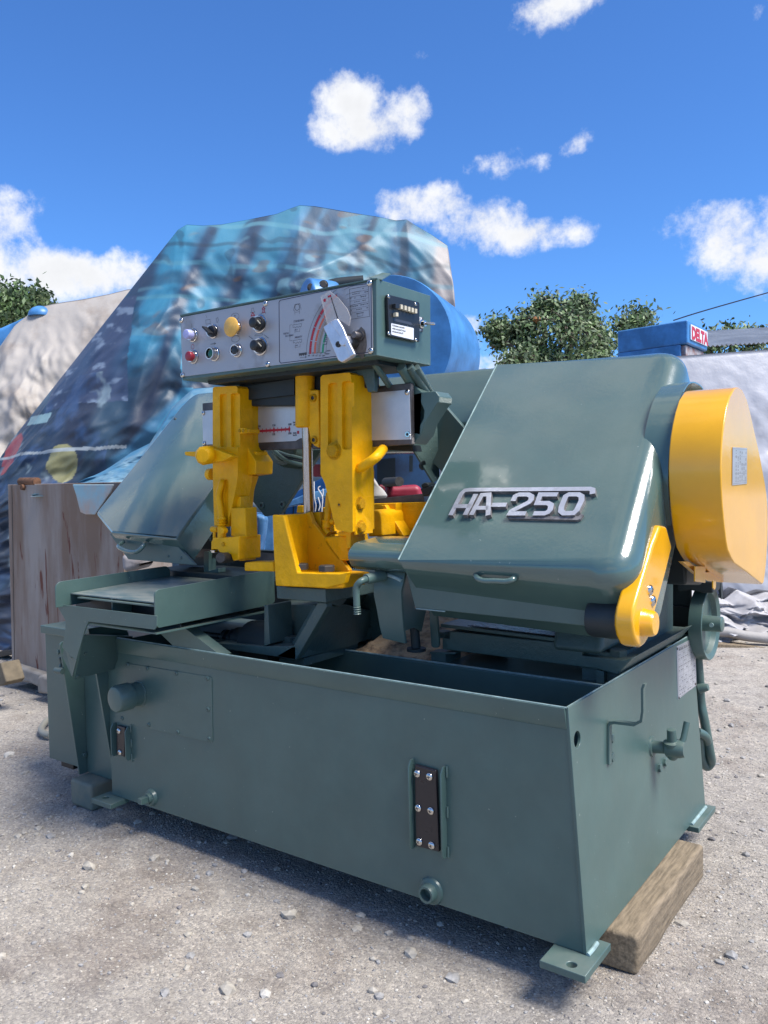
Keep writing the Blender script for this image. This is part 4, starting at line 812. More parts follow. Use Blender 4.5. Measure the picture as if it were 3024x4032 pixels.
ln('ink', [(449,349),(449,333)], .0012); ln('ink', [(445,338),(449,332),(453,337)], .001); ln('ink', [(318,491),(345,487)], .002); ln('ink', [(335,482),(345,487),(336,493)], .001)
ln('redp', [(537,338),(545,318),(556,334),(537,338)], .003); ln('ink', [(539,315),(541,296),(550,294),(553,312),(558,316),(546,320),(534,319),(539,315)], .0009)
ln('redp', [(597,300),(604,288),(613,298),(608,300),(611,318),(600,320),(602,302),(597,300)], .0024); ln('ink', [(590,330),(592,322),(616,318),(617,326)], .0009)
ln('ink', [(526,448),(546,463)], .0016); ln('ink', [(608,440),(632,458)], .0016); ln('ink', [(556,446),(565,436),(598,432),(602,440),(556,446)], .0009)
for k, mb in pr.items(): obj('printed_marking', mb, k, fpn, smooth=0)
for s, x, y, sz in (('STANDARD',768,373,.0085),('MIGHTY',775,460,.0085),('TEETH',712,440,.008),('PATTERN',724,453,.008),('m/min',942,533,.008),('f/min',942,549,.008),('25.4',776,417,.006),('25.4',778,502,.006)):
    text(s, C(x,y,.0036), Vector((1,0,.0)), Z3, sz, 'navy', fpn, depth=.0001)
tt = text('LIGHT', C(949,495,.0036), Vector((.10,0,1)), Vector((-1,0,.10)), .016, 'navy', fpn, depth=.0001, sx=1.1)
for i, s in enumerate(('1.7','2.6','1.1','0.8','0.6')): text(s, C(846+22*i,543,.0036), X3, Z3, .007, 'ink', fpn, depth=.0001)
for i, s in enumerate(('80','138','157','223','260')): text(s, C(848+19*i,558,.0036), X3, Z3, .007, 'ink', fpn, depth=.0001)
# oil stain round the pivot
st = MB(); c = C(1135,480,.0034); n = 26
st.add([c+Vector((math.cos(t)*.022*(1+.3*noise.noise(Vector((math.cos(t),math.sin(t),3)))),0,math.sin(t)*.046*(1+.25*noise.noise(Vector((math.cos(t)*2,math.sin(t)*2,7)))))) for t in [j*2*math.pi/n for j in range(n)]], [tuple(range(n))])
obj('oil_stain', st, 'grime', fpn, smooth=0)
# lever
px = PXY(vW(915,232, 962,200, 1012,240, 1060,300, 1078,345, 1070,392, 1012,352, 955,398), y=CBY-.030)
lv = obj('speed_lever', MB().prism(PXY(vW(948,402, 1016,355, 1040,395, 1062,445, 1080,462, 1088,495, 1112,548, 1106,562, 1050,595, 1030,583, 985,480), y=CBY-.028), (0,-.018,0)), 'emblem', bx, .004, 3, label='aluminium speed lever with a clear acrylic pointer')
obj('lever_ridge', MB().prism(PXY(vW(975,372, 1016,353, 1046,402, 1064,446, 1092,508, 1112,548, 1085,562, 1045,470), y=CBY-.046), (0,-.009,0)), 'emblem', lv, .003, 3)
obj('lever_post', MB().lathe(C(1098,480,0), -Y3, [(0,.024),(.03,.022)], 20), 'bolt', lv)
obj('lever_boss', MB().lathe(C(1068,478,.028), -Y3, [(0,.017),(.028,.015)], 20), 'emblem', lv, .002)
obj('pointer_window', MB().prism(px, (0,.003,0)), 'acrylic', lv)
obj('pointer_line', MB().prism(PXY(vW(968,228, 972,228, 1012,352, 1006,352), y=CBY-.0305), (0,-.0004,0)), 'ink', lv)
pp = PXY(vW(935,250), y=CBY-.0305) if 0 else at(vW(938,252), y=CBY-.0305)
obj('pointer_dot', MB().lathe(pp, -Y3, [(0,.005),(.0005,.005)], 14).prism(PXY(vW(955,228, 972,222, 973,232, 957,238), y=CBY-.0305), (0,-.0004,0)), 'redp', lv)
fix('socket_screw', socketmesh('bolt'), at(vW(1012,492), y=CBY-.047), -Y3, .009, lv)
obj('stop_stud', MB().lathe(C(1132,447), -Y3, [(0,.016),(.006,.015),(.007,.0105),(.03,.0105),(.032,.009)], 20), 'steel', bx)
# side: counter with buttons and toggle
sx_ = xs_
def SX(v, x, y, o=0.): return at(v(x,y), x=sx_+o)
cpx = [SX(vG, x, y, .003) for x, y in ((985,380),(1285,455),(1285,826),(1000,770))]
ct = obj('counter_plate', MB().prism(rpoly(cpx, .006, 3), (.010,0,0)), 'black', bx, .002)
for x, y in ((1020,398),(1272,470),(1022,742),(1274,802)): screw(SX(vG,x,y,.013), X3, .006, ct)
def key(x0, y0, x1, y1, mn, dep):
    return obj('counter_key', MB().prism([SX(vG,a,b,.013) for a, b in ((x0,y0),(x1,y0+3),(x1,y1),(x0,y1-3))], (dep,0,0)), mn, ct, .001)
for x in (1105,1142,1176,1208,1240): key(x-1, 476+(x-1105)*.29, x+18, 522+(x-1105)*.29, 'cream', .012)
key(1050,468,1088,515,'black',.014); key(1060,550,1082,590,'cream',.012)
ds = [SX(vG,x,y,.0135) for x, y in ((1062,600),(1230,640),(1230,665),(1064,625))]
obj('counter_window', MB().prism(ds, (.0005,0,0)), mat('counter_glass', (.05,.05,.055), .15), ct)
lb = obj('printed_label', MB().prism(rpoly([SX(vG,x,y,.0132) for x, y in ((1043,646),(1253,692),(1253,802),(1043,752))], .003, 2), (.0005,0,0)), 'white', ct)
for i, s in enumerate(('Push white buttons to preset numbers','with black one kept pushed. Do not push','white buttons with electricity ON.')):
    text(s, SX(vG,1054,673+28*i,.0142), (SX(vG,1245,710)-SX(vG,1054,668)).normalized()*Vector((0,1,0)).y, Z3, .0088, 'ink', lb, depth=.0001, sx=.48)
tg = obj('switch_plate', MB().prism([SX(vG,x,y,.0) for x, y in ((1298,585),(1336,595),(1336,728),(1296,718))], (.003,0,0)), 'steel', bx, .001)
text('ON', SX(vG,1306,612,.0035), Y3, Z3, .0125, 'white', tg, sx=.75, bold=.0003); text('OFF', SX(vG,1303,718,.0035), Y3, Z3, .0105, 'white', tg, sx=.7, bold=.0003)
p = SX(vG,1318,655,.003); 
obj('toggle_switch', MB().lathe(p, X3, [(0,.014),(.006,.014),(.007,.010),(.018,.0095)], 16).lathe(p+X3*.016, X3*.8+Y3*.15-Z3*.10, [(0,.004),(.030,.0052),(.034,.004),(.035,0)], 14), 'chrome', tg)
# rear bracket under the box
obj('box_support', MB().prism([(-1.42,.12,at(vW(163,688), y=CBY).z+.001),(-.66,.12,at(vW(1222,553), y=CBY).z+.001),(-.66,.34,at(vW(1222,553), y=CBY).z+.001),(-1.42,.34,at(vW(163,688), y=CBY).z+.001)], (.006,0,-.014)), 'dark', bx)
# sawdust heap between the castings
bm = bmesh.new(); n = 40
me = bpy.data.meshes.new('sawdust_heap'); vs = []; fs = []
for j in range(n):
    for i in range(n):
        x = -1.02+.42*i/(n-1); y = .392+.55*j/(n-1); e = min(i, n-1-i, j*1.2, n-1-j)/(n/2)
        h = .012+.16*min(1, j/(n-1)*1.15)**1.1*min(1, e*3+.1)+.012*noise.fractal(Vector((x*14,y*14,0)), 1, 2, 4)
        vs.append((x, y, .686+max(0, h)*min(1, e*4)))
for j in range(n-1):
    for i in range(n-1): fs.append((j*n+i, j*n+i+1, (j+1)*n+i+1, (j+1)*n+i))
me.from_pydata(vs, [], fs); me.materials.append(M_['sawdust']); me.shade_smooth()
sh_ = bpy.data.objects.new('sawdust', me); COL.objects.link(sh_); sh_['kind'] = 'stuff'; sh_['label'] = 'heap of brown sawdust lying in the saw base between the castings'; sh_['category'] = 'sawdust'
# ================================================================== timber under the base
def beam_obj(name, x0, x1, y0, y1, z0, z1, matn, label, cat, seed=1, rough=.006):
    bm = bmesh.new(); bmesh.ops.create_cube(bm, size=1)
    for v in bm.verts: v.co = Vector(((x0+x1)/2+v.co.x*(x1-x0), (y0+y1)/2+v.co.y*(y1-y0), (z0+z1)/2+v.co.z*(z1-z0)))
    bmesh.ops.bevel(bm, geom=bm.edges[:], offset=.012, segments=3, affect='EDGES', profile=.5)
    bmesh.ops.subdivide_edges(bm, edges=[e for e in bm.edges if e.calc_length() > .03], cuts=14, use_grid_fill=True)
    for v in bm.verts:
        if v.co.z < z0+.006: continue
        v.co += Vector((noise.noise(v.co*7+Vector((seed,0,0))), noise.noise(v.co*7+Vector((0,seed,9))), noise.noise(v.co*9+Vector((5,0,seed)))*.4))*rough
        if v.co.z > z1-.0005: v.co.z = min(v.co.z, z1-.0002)
    me = bpy.data.meshes.new(name); bm.to_mesh(me); bm.free()
    c = Vector(((x0+x1)/2,(y0+y1)/2,z0))
    for v in me.vertices: v.co -= c
    o = obj(name, me, matn, None, smooth=50, org=c, label=label, cat=cat); return o
beam_obj('wooden_beam', -.12, .118, .150, .80, -.004, .104, 'wood', 'rough weathered wooden beam under the right end of the saw base', 'wooden beam')
b0 = at(vN(285,1770), z=.105); b1 = at(vN(500,1870), z=.105)
beam_obj('wooden_block', b0.x-.005, b1.x+.0, b1.y, b1.y+.26, -.004, .104, 'woodgreen', 'short square wooden block under the left end of the saw base', 'wooden block', 4, .003)
# ================================================================== ground
gm = bpy.data.materials.new('compacted_gravel'); gm.use_nodes = True; t = gm.node_tree; b = t.nodes['Principled BSDF']; b.inputs['Roughness'].default_value = .93; b.inputs['Specular IOR Level'].default_value = .2
def NN(ty, **k):
    n = t.nodes.new(ty)
    for a, v in k.items():
        if a == 'inp':
            for i, q in v.items(): n.inputs[i].default_value = q
        else: setattr(n, a, v)
    return n
tc = NN('ShaderNodeTexCoord')
def nzt(sc, de=8, ro=.6):
    n = NN('ShaderNodeTexNoise', inp={'Scale': sc, 'Detail': de, 'Roughness': ro}); t.links.new(tc.outputs['Object'], n.inputs['Vector']); return n.outputs[0]
def ramp(s, st):
    r = NN('ShaderNodeValToRGB'); e = r.color_ramp.elements
    while len(e) < len(st): e.new(.5)
    for i, (p, c) in enumerate(st): e[i].position = p; e[i].color = (*c, 1)
    t.links.new(s, r.inputs[0]); return r.outputs[0]
def mixc(f, a, b2, bl='MIX'):
    m = NN('ShaderNodeMix', data_type='RGBA', blend_type=bl)
    if isinstance(f, float): m.inputs[0].default_value = f
    else: t.links.new(f, m.inputs[0])
    t.links.new(a, m.inputs[6]); t.links.new(b2, m.inputs[7]); return m.outputs[2]
big = ramp(nzt(1.1, 8, .65), [(.36,(.35,.305,.265)),(.5,(.46,.42,.37)),(.64,(.39,.362,.33))])
mid = ramp(nzt(9, 10, .7), [(.3,(.74,.73,.72)),(.5,(.98,.98,.98)),(.72,(1.15,1.14,1.12))])
vo = NN('ShaderNodeTexVoronoi', inp={'Scale': 125.0, 'Randomness': 1.0}); t.links.new(tc.outputs['Object'], vo.inputs['Vector'])
sv_ = NN('ShaderNodeSeparateColor'); t.links.new(vo.outputs['Color'], sv_.inputs[0])
st = ramp(sv_.outputs[0], [(.0,(.72,.72,.74)),(.35,(.88,.87,.87)),(.7,(1.0,.99,.97)),(.94,(1.25,1.23,1.2))])
col = mixc(1.0, mixc(1.0, big, mid, 'MULTIPLY'), st, 'MULTIPLY'); t.links.new(col, b.inputs['Base Color'])
bp = NN('ShaderNodeBump', inp={'Distance': .012}); t.links.new(nzt(30, 8, .75), bp.inputs['Height'])
bp2 = NN('ShaderNodeBump', inp={'Distance': .0035}); bp2.invert = True; t.links.new(vo.outputs['Distance'], bp2.inputs['Height']); t.links.new(bp.outputs[0], bp2.inputs['Normal'])
bp3 = NN('ShaderNodeBump', inp={'Distance': .004}); t.links.new(nzt(160, 4, .7), bp3.inputs['Height']); t.links.new(bp2.outputs[0], bp3.inputs['Normal']); t.links.new(bp3.outputs[0], b.inputs['Normal'])
def gh(x, y):
    p = Vector((x, y, 0)); return .018*noise.noise(p*.9)+.007*noise.noise(p*4.1)+.0035*noise.noise(p*14)-.010
xs = np.concatenate([np.linspace(-400,-12,14), np.linspace(-11,-3.6,60), np.linspace(-3.5,2.6,340), np.linspace(2.7,8,40), np.linspace(9,400,14)])
ys = np.concatenate([np.linspace(-30,-2.2,12), np.linspace(-2.1,3.0,300), np.linspace(3.05,12,110), np.linspace(13,500,16)])
nx, ny_ = len(xs), len(ys)
vs = [(float(x), float(y), gh(x, y) if -3.7 < x < 2.7 and y < 6 and y > -3 else (gh(x, y) if abs(x) < 12 and y < 13 else -.01)) for y in ys for x in xs]
fs = [(j*nx+i, j*nx+i+1, (j+1)*nx+i+1, (j+1)*nx+i) for j in range(ny_-1) for i in range(nx-1)]
me = bpy.data.meshes.new('ground'); me.from_pydata(vs, [], fs); me.materials.append(gm); me.shade_smooth()
g = bpy.data.objects.new('ground', me); COL.objects.link(g); g['kind'] = 'structure'
# loose stones: one mesh of many small irregular pebbles
def pebbles(name, n, region, size, cols, seed, label):
    rn = np.random.RandomState(seed); bm = bmesh.new(); bmesh.ops.create_icosphere(bm, subdivisions=1, radius=1); bm.verts.ensure_lookup_table()
    bv = np.array([v.co[:] for v in bm.verts]); bf = np.array([[v.index for v in f.verts] for f in bm.faces]); bm.free()
    V_, F_, MI = [], [], []
    for i in range(n):
        x, y = region(rn); s = size(rn)
        a = rn.rand()*6.28; sc = np.array([1, rn.uniform(.55,1), rn.uniform(.3,.7)])*s
        q = bv*(1+.25*rn.randn(*bv.shape).clip(-1,1)*.6)*sc; c, d = math.cos(a), math.sin(a)
        q = np.stack([q[:,0]*c-q[:,1]*d, q[:,0]*d+q[:,1]*c, q[:,2]], 1)+[x, y, gh(x, y)+sc[2]*.25]
        V_.append(q); F_.append(bf+len(bv)*i); MI.append(np.full(len(bf), rn.choice(len(cols), p=[c[1] for c in cols])))
    V_ = np.concatenate(V_); F_ = np.concatenate(F_); MI = np.concatenate(MI)
    me = bpy.data.meshes.new(name); me.from_pydata(V_.tolist(), [], F_.tolist()); 
    for c in cols: me.materials.append(c[0])
    me.polygons.foreach_set('material_index', MI.astype(np.int32)); me.update()
    o = bpy.data.objects.new(name, me); COL.objects.link(o); o['kind'] = 'stuff'; o['label'] = label; o['category'] = 'gravel'
    return o
PC = [(mat('pebble_buff', (.40,.365,.31), .9, var=.2, vscale=60), .47), (mat('pebble_grey', (.30,.29,.28), .9, var=.2, vscale=60), .36), (mat('pebble_dark', (.17,.16,.16), .85, var=.2, vscale=60), .09), (mat('pebble_pale', (.50,.47,.42), .9, var=.15, vscale=60), .08)]
def reg(x0, x1, y0, y1):
    def f(rn):
        while True:
            x, y = rn.uniform(x0, x1), rn.uniform(y0, y1)
            if noise.noise(Vector((x*1.3, y*1.3, 4)))*.7+rn.rand() > .35: return x, y
    return f
pebbles('gravel', 85000, reg(-3.4, 2.4, -1.9, 3.0), lambda r: min(.016, .0014+abs(r.randn())*.0021+(r.rand() < .005)*r.rand()*.007), PC, 1, 'small loose stones scattered over the compacted ground near the saw')
pebbles('gravel', 9000, reg(-8, 6, -1, 9), lambda r: .005+abs(r.randn())*.008+(r.rand() < .03)*.015, PC, 2, 'coarser loose stones scattered over the ground further back')
# ================================================================== rusty steel cabinet on its stone base, left
rust = mat('grey_paint_with_rust', (.29,.255,.23), .7, col2=(.185,.125,.09), vscale=2.6, stretch=(1.6,1.6,.28), lo=.40, hi=.60, bump=.002, bscale=20, detail=12)
mp_ = rust.node_tree; 
n1 = mp_.nodes.new('ShaderNodeTexNoise'); n1.inputs['Scale'].default_value = 9; n1.inputs['Detail'].default_value = 6; n1.inputs['Distortion'].default_value = .6
mpg = mp_.nodes.new('ShaderNodeMapping'); mpg.inputs['Scale'].default_value = (1.6,1.6,.25); tcn = mp_.nodes.new('ShaderNodeTexCoord'); mp_.links.new(tcn.outputs['Object'], mpg.inputs[0]); mp_.links.new(mpg.outputs[0], n1.inputs['Vector'])
rp = mp_.nodes.new('ShaderNodeValToRGB'); rp.color_ramp.elements[0].position = .645; rp.color_ramp.elements[1].position = .675
mp_.links.new(n1.outputs[0], rp.inputs[0]); mxn = mp_.nodes.new('ShaderNodeMix'); mxn.data_type = 'RGBA'; bs = mp_.nodes['Principled BSDF']
old = bs.inputs['Base Color'].links[0].from_socket; mp_.links.new(rp.outputs[0], mxn.inputs[0]); mp_.links.new(old, mxn.inputs[6]); mxn.inputs[7].default_value = (.12,.035,.02,1); mp_.links.new(mxn.outputs[2], bs.inputs['Base Color'])
cy_ = at((45,2623), z=.12).y
def CP(u, v_, o=0.): return at(vR(u,v_), y=cy_-o)
cab = thing('steel_cabinet', Vector((CP(100,1800).x, cy_, .12)), 'tall grey steel cabinet streaked with rust standing on a stone base behind the saw', 'cabinet')
tl = CP(66,240); bl = CP(104,1825); brr = at(vR(1056,2080), y=cy_); trr = CP(1056,238)
obj('door', MB().prism([bl, tl, Vector((trr.x,cy_,tl.z)), Vector((trr.x,cy_,bl.z-.0))], (0,.35,0)), rust, cab, .004)
obj('door_seam', MB().prism([CP(100,245,.002), CP(104,245,.002), CP(128,1840,.002), CP(124,1840,.002)], (0,.003,0)), 'bolt', cab)
obj('pipe_stub', MB().tube([CP(185,215,-.02), CP(325,215,-.02)], .028, 14, cr=False).lathe(CP(210,262,.0), -Y3, [(0,.02),(.02,.018)], 12), mat('rusty_pipe', (.13,.06,.03), .8, var=.4, vscale=20), cab)
conc = mat('worn_concrete', (.30,.275,.245), .95, col2=(.21,.19,.165), vscale=6, bump=.006, bscale=18, bump2=.002, b2scale=120)
sb_ = obj('stone_plinth', MB().prism([at(vR(x,y), y=cy_-.05) for x, y in ((30,1780),(395,1900),(395,1990),(315,2000),(240,1965),(150,1960),(60,1975))], (0,.5,0)), conc, None, .02, 3, label='curved grey stone plinth under the rusty cabinet', cat='stone plinth')
obj('stone_block', MB().prism([at(vR(x,y), y=cy_-.12) for x, y in ((318,1915),(345,1898),(520,1945),(520,2075),(320,2060))], (0,.35,0)), conc, None, .02, 3, label='small worn concrete block in front of the stone plinth', cat='concrete block')
obj('timber_offcut', MB().prism([at(vR(x,y), y=cy_-.4) for x, y in ((-40,1800),(5,1790),(55,1960),(30,1990),(-40,2000))], (0,.12,0)), 'woodend', None, .01, label='broken timber offcut lying by the left edge of the photo', cat='timber offcut')
P = [at(vR(-60,1700), y=cy_+.4), at(vR(100,1680), y=cy_+.4), at(vR(100,1720), y=cy_+.4), at(vR(-60,1755), y=cy_+.4)]
obj('steel_strip', MB().prism(P, (0,.1,0)), 'bolt', None, .004, label='flat dark steel strip lying behind the cabinet base', cat='steel strip')
pm_ = MB()
for k in range(7): pm_.prism([at(vR(x,y), d=7.0) for x, y in ((-60,1405+k*7),(92,1430+k*7),(92,1434+k*7),(-60,1409+k*7))], (0,.3,0))
obj('pallet_mat', pm_, mat('yellow_plastic', (.50,.40,.05), .6, var=.2, vscale=20), None, label='ribbed yellow plastic mat at the foot of the printed tarpaulin', cat='mat')
obj('white_hose', MB().tube([at(vX(430,1400), z=.02), at(vX(395,1425), z=.02), at(vX(365,1470), z=.02), at(vX(362,1500), z=.02), at(vX(390,1525), z=.02), at(vX(440,1535), z=.02)], .017, 12), 'rubber', None, label='short loop of white hose on the ground behind the switch cabinet', cat='hose')
# ================================================================== draped tarpaulins
def drape(name, top, dpt, foot_d, nx, nz, fold, colf, label, cat, matp, seed=0, zbot=0., back=1.2, side_pull=.0):
    """cloth hung over a covered machine: the ridge follows `top`, the front falls towards the viewer"""
    us = np.array([p[0] for p in top], float); vs_ = np.array([p[1] for p in top], float)
    R_ = []
    for i in range(nx):
        u = us[0]+(us[-1]-us[0])*i/(nx-1); v = float(np.interp(u, us, vs_)); p = at((u, v), d=dpt); R_.append((p, u))
    rows = nz; VV = []; CC = []
    hz = Vector((FWD.x, FWD.y, 0)).normalized(); hr = Vector((hz.y, -hz.x, 0))
    for j in range(rows):
        t = j/(rows-1)
        for i in range(nx):
            p, u = R_[i]; z = p.z*(1-t)+zbot*t
            f = foot_d*(math.sin(t*math.pi/2)**.8)
            k = Vector((i/(nx-1)*3+seed, t*2.2, 0))
            amp = fold*min(1, t*4)
            q = noise.ridged_multi_fractal(Vector((k.x*1.1+t*1.6, t*.9, seed)), 1, 2, 3, 1, 2)
            w2 = noise.fractal(Vector((k.x*1.5-t*3.2, t*3.4+k.x*.5, seed+5)), .9, 2, 4)
            crease = abs(noise.noise(Vector((k.x*1.3+t*3.6, t*1.9-k.x*.6+3, seed+9))))
            dd = f+amp*(q*.30+w2*.55-crease*.9)
            pos = Vector((p.x, p.y, z))-hz*dd + hr*(side_pull*t*(i/(nx-1)-.5)+fold*.3*noise.noise(Vector((k.x*2, t*4, seed+2)))*min(1,t*3))
            VV.append(pos)
            if colf: CC.append(colf(u, t, k))
    FF = [(j*nx+i, j*nx+i+1, (j+1)*nx+i+1, (j+1)*nx+i) for j in range(rows-1) for i in range(nx-1)]
    o_ = len(VV)    # back of the cover
    for j in range(2):
        for i in range(nx): p, u = R_[i]; VV.append(Vector((p.x, p.y, p.z if j == 0 else zbot))+hz*(back*(.5+j*.5))); CC.append(CC[i] if colf else None)
    for i in range(nx-1): FF += [(i, i+1, o_+i+1, o_+i), (o_+i, o_+i+1, o_+nx+i+1, o_+nx+i)]
    me = bpy.data.meshes.new(name); c = sum(VV, Vector())/len(VV); c.z = zbot; me.from_pydata([v-c for v in VV], [], FF)
    if colf:
        a = me.color_attributes.new('print', 'FLOAT_COLOR', 'POINT'); a.data.foreach_set('color', np.array([[*q, 1] for q in CC], np.float32).ravel())
    me.shade_smooth()
    return obj(name, me, matp, None, smooth=0, org=c, label=label, cat=cat)
def clothmat(name, rough=.45, attr=None, base=(.6,.6,.62), col2=None, vs=3., bump=.004):
    m = mat(name, base, rough, col2=col2, vscale=vs, lo=.42, hi=.7, bump=bump, bscale=5, bump2=.0012, b2scale=30, detail=10) if not attr else mat(name, base, rough, bump=bump, bscale=6, bump2=.0008, b2scale=60)
    if attr:
        t = m.node_tree; a = t.nodes.new('ShaderNodeAttribute'); a.attribute_name = attr; t.links.new(a.outputs['Color'], t.nodes['Principled BSDF'].inputs['Base Color'])
    return m
TOP = [(-140,2050),(0,1815),(40,1740),(100,1665),(700,905),(735,884),(800,888),(870,884),(960,868),(1090,842),(1140,822),(1180,808),(1240,812),(1300,822),(1400,840),(1480,852),(1560,868),(1600,864),(1640,890),(1700,925),(1763,968),(1766,990)]
# things in the printed picture are laid out on the cloth by (across, down) position
def print_col(u, t, k):
    s = (u+140)/1906; v_top = float(np.interp(u, [p[0] for p in TOP], [p[1] for p in TOP])); v = v_top+(2500-v_top)*t
    wob = 24*noise.fractal(Vector((u*.0035, v*.0035, 1)), 1, 2, 3); U = u+wob; Vv = v+wob*.7
    base = np.array([.045,.16,.27]); n = noise.fractal(Vector((U*.004, Vv*.003, 0)), 1, 2, 5); n2 = noise.fractal(Vector((U*.02, Vv*.006, 4)), 1, 2, 4)
    c = base*(1+.5*n)+np.array([.01,.05,.08])*max(0, n2)
    def mixto(c, q, a): return c*(1-a)+np.array(q)*a
    def band(x, w_, s_=10): return max(0., min(1., (w_-abs(x))/s_+.5))
    if u > 1590: c = mixto(c, (.42,.37,.34), max(0, min(1, (U+Vv*.45-(2110))/30)))*(1+.2*n2); 
    # long slanting bars, soft edged like a blurred poster
    def soft(x, w_): return math.exp(-(abs(x)/w_)**5)
    L1 = U+Vv*.30; L2 = Vv-U*.10
    for x0, w_, q, k_ in ((1010,60,(.05,.30,.47),.9),(1120,32,(.022,.04,.09),.85),(1190,55,(.07,.32,.47),.8),(900,50,(.018,.028,.07),.8),(1300,30,(.02,.035,.08),.8),(1385,44,(.07,.30,.42),.7),(1480,26,(.02,.035,.07),.7),(1560,40,(.03,.06,.12),.7),(1650,52,(.10,.33,.43),.7),(1745,18,(.02,.035,.07),.75),(1800,44,(.13,.33,.40),.7),(1895,16,(.02,.04,.07),.8),(1970,50,(.08,.27,.36),.7)):
        c = mixto(c, q, k_*soft(L1-x0, w_))
    if U > 560 and Vv < 1420:
        f = min(1., (1420-Vv)/90)
        for y0, w_, q, k_ in ((800,12,(.15,.40,.48),.55),(905,9,(.02,.035,.06),.5),(985,10,(.12,.36,.45),.5),(1050,30,(.025,.04,.08),.5),(1130,9,(.14,.38,.45),.45),(1230,26,(.02,.035,.07),.45)):
            c = mixto(c, q, f*k_*soft(L2-y0+26*noise.noise(Vector((U*.006, 0, y0))), w_))
        g_ = noise.noise(Vector((U*.011, Vv*.016, 8)));  c = mixto(c, (.20,.42,.50), f*max(0, min(.45, (g_-.40)*4)))
        g_ = noise.noise(Vector((U*.010, Vv*.022, 18))); c = mixto(c, (.22,.10,.03), f*max(0, min(.45, (g_-.38)*4)))
        g_ = noise.noise(Vector((U*.020, Vv*.020, 28))); c = mixto(c, (.015,.025,.05), f*max(0, min(.4, (g_-.30)*3)))
    if U > 1180 and Vv < 1330:      # crumpled stripes near the shackle
        r = math.hypot((U-1330)/1.5, (Vv-1180))
        if r < 190: a = math.sin((Vv*.11+U*.03)+2.5*noise.noise(Vector((U*.012, Vv*.012, 2)))); c = mixto(c, (.24,.42,.46) if a > 0 else (.02,.035,.06), .55*(1-r/190)*min(1, abs(a)*2))
    # dark undersea lower part with pale blotches
    low = max(0., min(1., (Vv-1380-.25*(700-U))/120)) if U < 760 else max(0., min(1., (Vv-1480)/120))
    c = mixto(c, (.018,.020,.042), .85*low)
    if 210 < U < 560 and 1180 < Vv < 1620: 
        q = noise.fractal(Vector((U*.013, Vv*.022, 3)), 1, 2, 4); c = mixto(c, (.055,.075,.15), .8); c = mixto(c, (.28,.36,.48), max(0, min(.75, q*2.2-.5)))
    if Vv > 1560 and 430 < U < 820: c = mixto(c, (.05,.22,.38), .8*band(U+Vv*.9-2230, 70, 30)); c = mixto(c, (.07,.30,.44), .7*band(U+Vv*.55-1640, 26, 14))
    if Vv > 1500 and U < 500:
        q = noise.fractal(Vector((U*.009, Vv*.007, 13)), 1, 2, 4); c = mixto(c, (.05,.10,.22), max(0, min(.8, q*2.0)))
        q = noise.fractal(Vector((U*.012, Vv*.006, 23)), 1, 2, 4); c = mixto(c, (.30,.40,.45), max(0, min(.8, q*3-1.1)))
    if (U-90)**2/42**2+(Vv-1790)**2/90**2 < 1: c = mixto(c, (.38,.06,.06), .85)
    if (U-66)**2/20**2+(Vv-1875)**2/30**2 < 1: c = mixto(c, (.12,.16,.22), .85)
    if (U-336)**2/52**2+(Vv-1840)**2/70**2 < 1 and not (U < 300 and Vv < 1800): c = mixto(c, (.33,.31,.13), .9); 
    if abs(Vv-(1812-U*.06)) < 6 and U < 560: c = mixto(c, (.45,.50,.52), .9)
    if 110 < U < 240 and abs(Vv-1650) < 20: c = mixto(c, (.30,.48,.52), .8)
    c = c*.66+np.array([.008,.013,.018])
    return tuple(np.clip(c, .004, .8))
tarp = drape('printed_tarpaulin', TOP, 7.4, .9, 420, 330, .31, print_col, 'blue picture-printed tarpaulin draped over a tall machine behind the control box', 'tarpaulin', clothmat('printed_vinyl', .5, 'print', bump=.002), seed=2)
# grey white tarp on the left, dirty
gw = clothmat('dirty_white_canvas', .6, base=(.38,.345,.31), col2=(.20,.145,.105), vs=1.7)
gw.node_tree.nodes['Color Ramp'].color_ramp.elements[0].position = .52; gw.node_tree.nodes['Color Ramp'].color_ramp.elements[1].position = .78
drape('canvas_cover', [(-260,1500),(-100,1400),(0,1395-30),(60,1280),(110,1240),(170,1205),(215,1195),(330,1178),(430,1158),(500,1140),(600,1130),(700,1200)], 8.3, 1.0, 200, 160, .26, None, 'dirty off-white canvas cover draped over a machine behind the printed tarpaulin', 'canvas cover', gw, seed=11)
# blue machine with a domed cap, far left
blue = mat('blue_machine_paint', (.055,.20,.44), .38, var=.22, vscale=6, bump=.001, bscale=30)
blue2 = mat('pale_blue_machine_paint', (.10,.27,.52), .5, col2=(.035,.12,.30), vscale=5, bump=.002, bscale=20)
lm = thing('domed_machine', at((20,1500), d=8.6)*1, 'dark blue machine with a domed cap at the left edge behind the canvas', 'machine')
obj('machine_roof', MB().prism([at(vS(x,y), d=8.4) for x, y in ((-120,900),(0,880),(190,795),(300,800),(420,830),(420,1300),(-120,1300))], FWD*.9), 'blue' if 'blue' in M_ else blue, lm, .05, 3)
p = at(vS(262,775), d=8.3)
obj('dome_cap', MB().lathe(p-Z3*.04, Z3, [(-.02,.12),(.0,.12),(.03,.11),(.06,.08),(.08,.04),(.085,0)], 28), blue, lm)
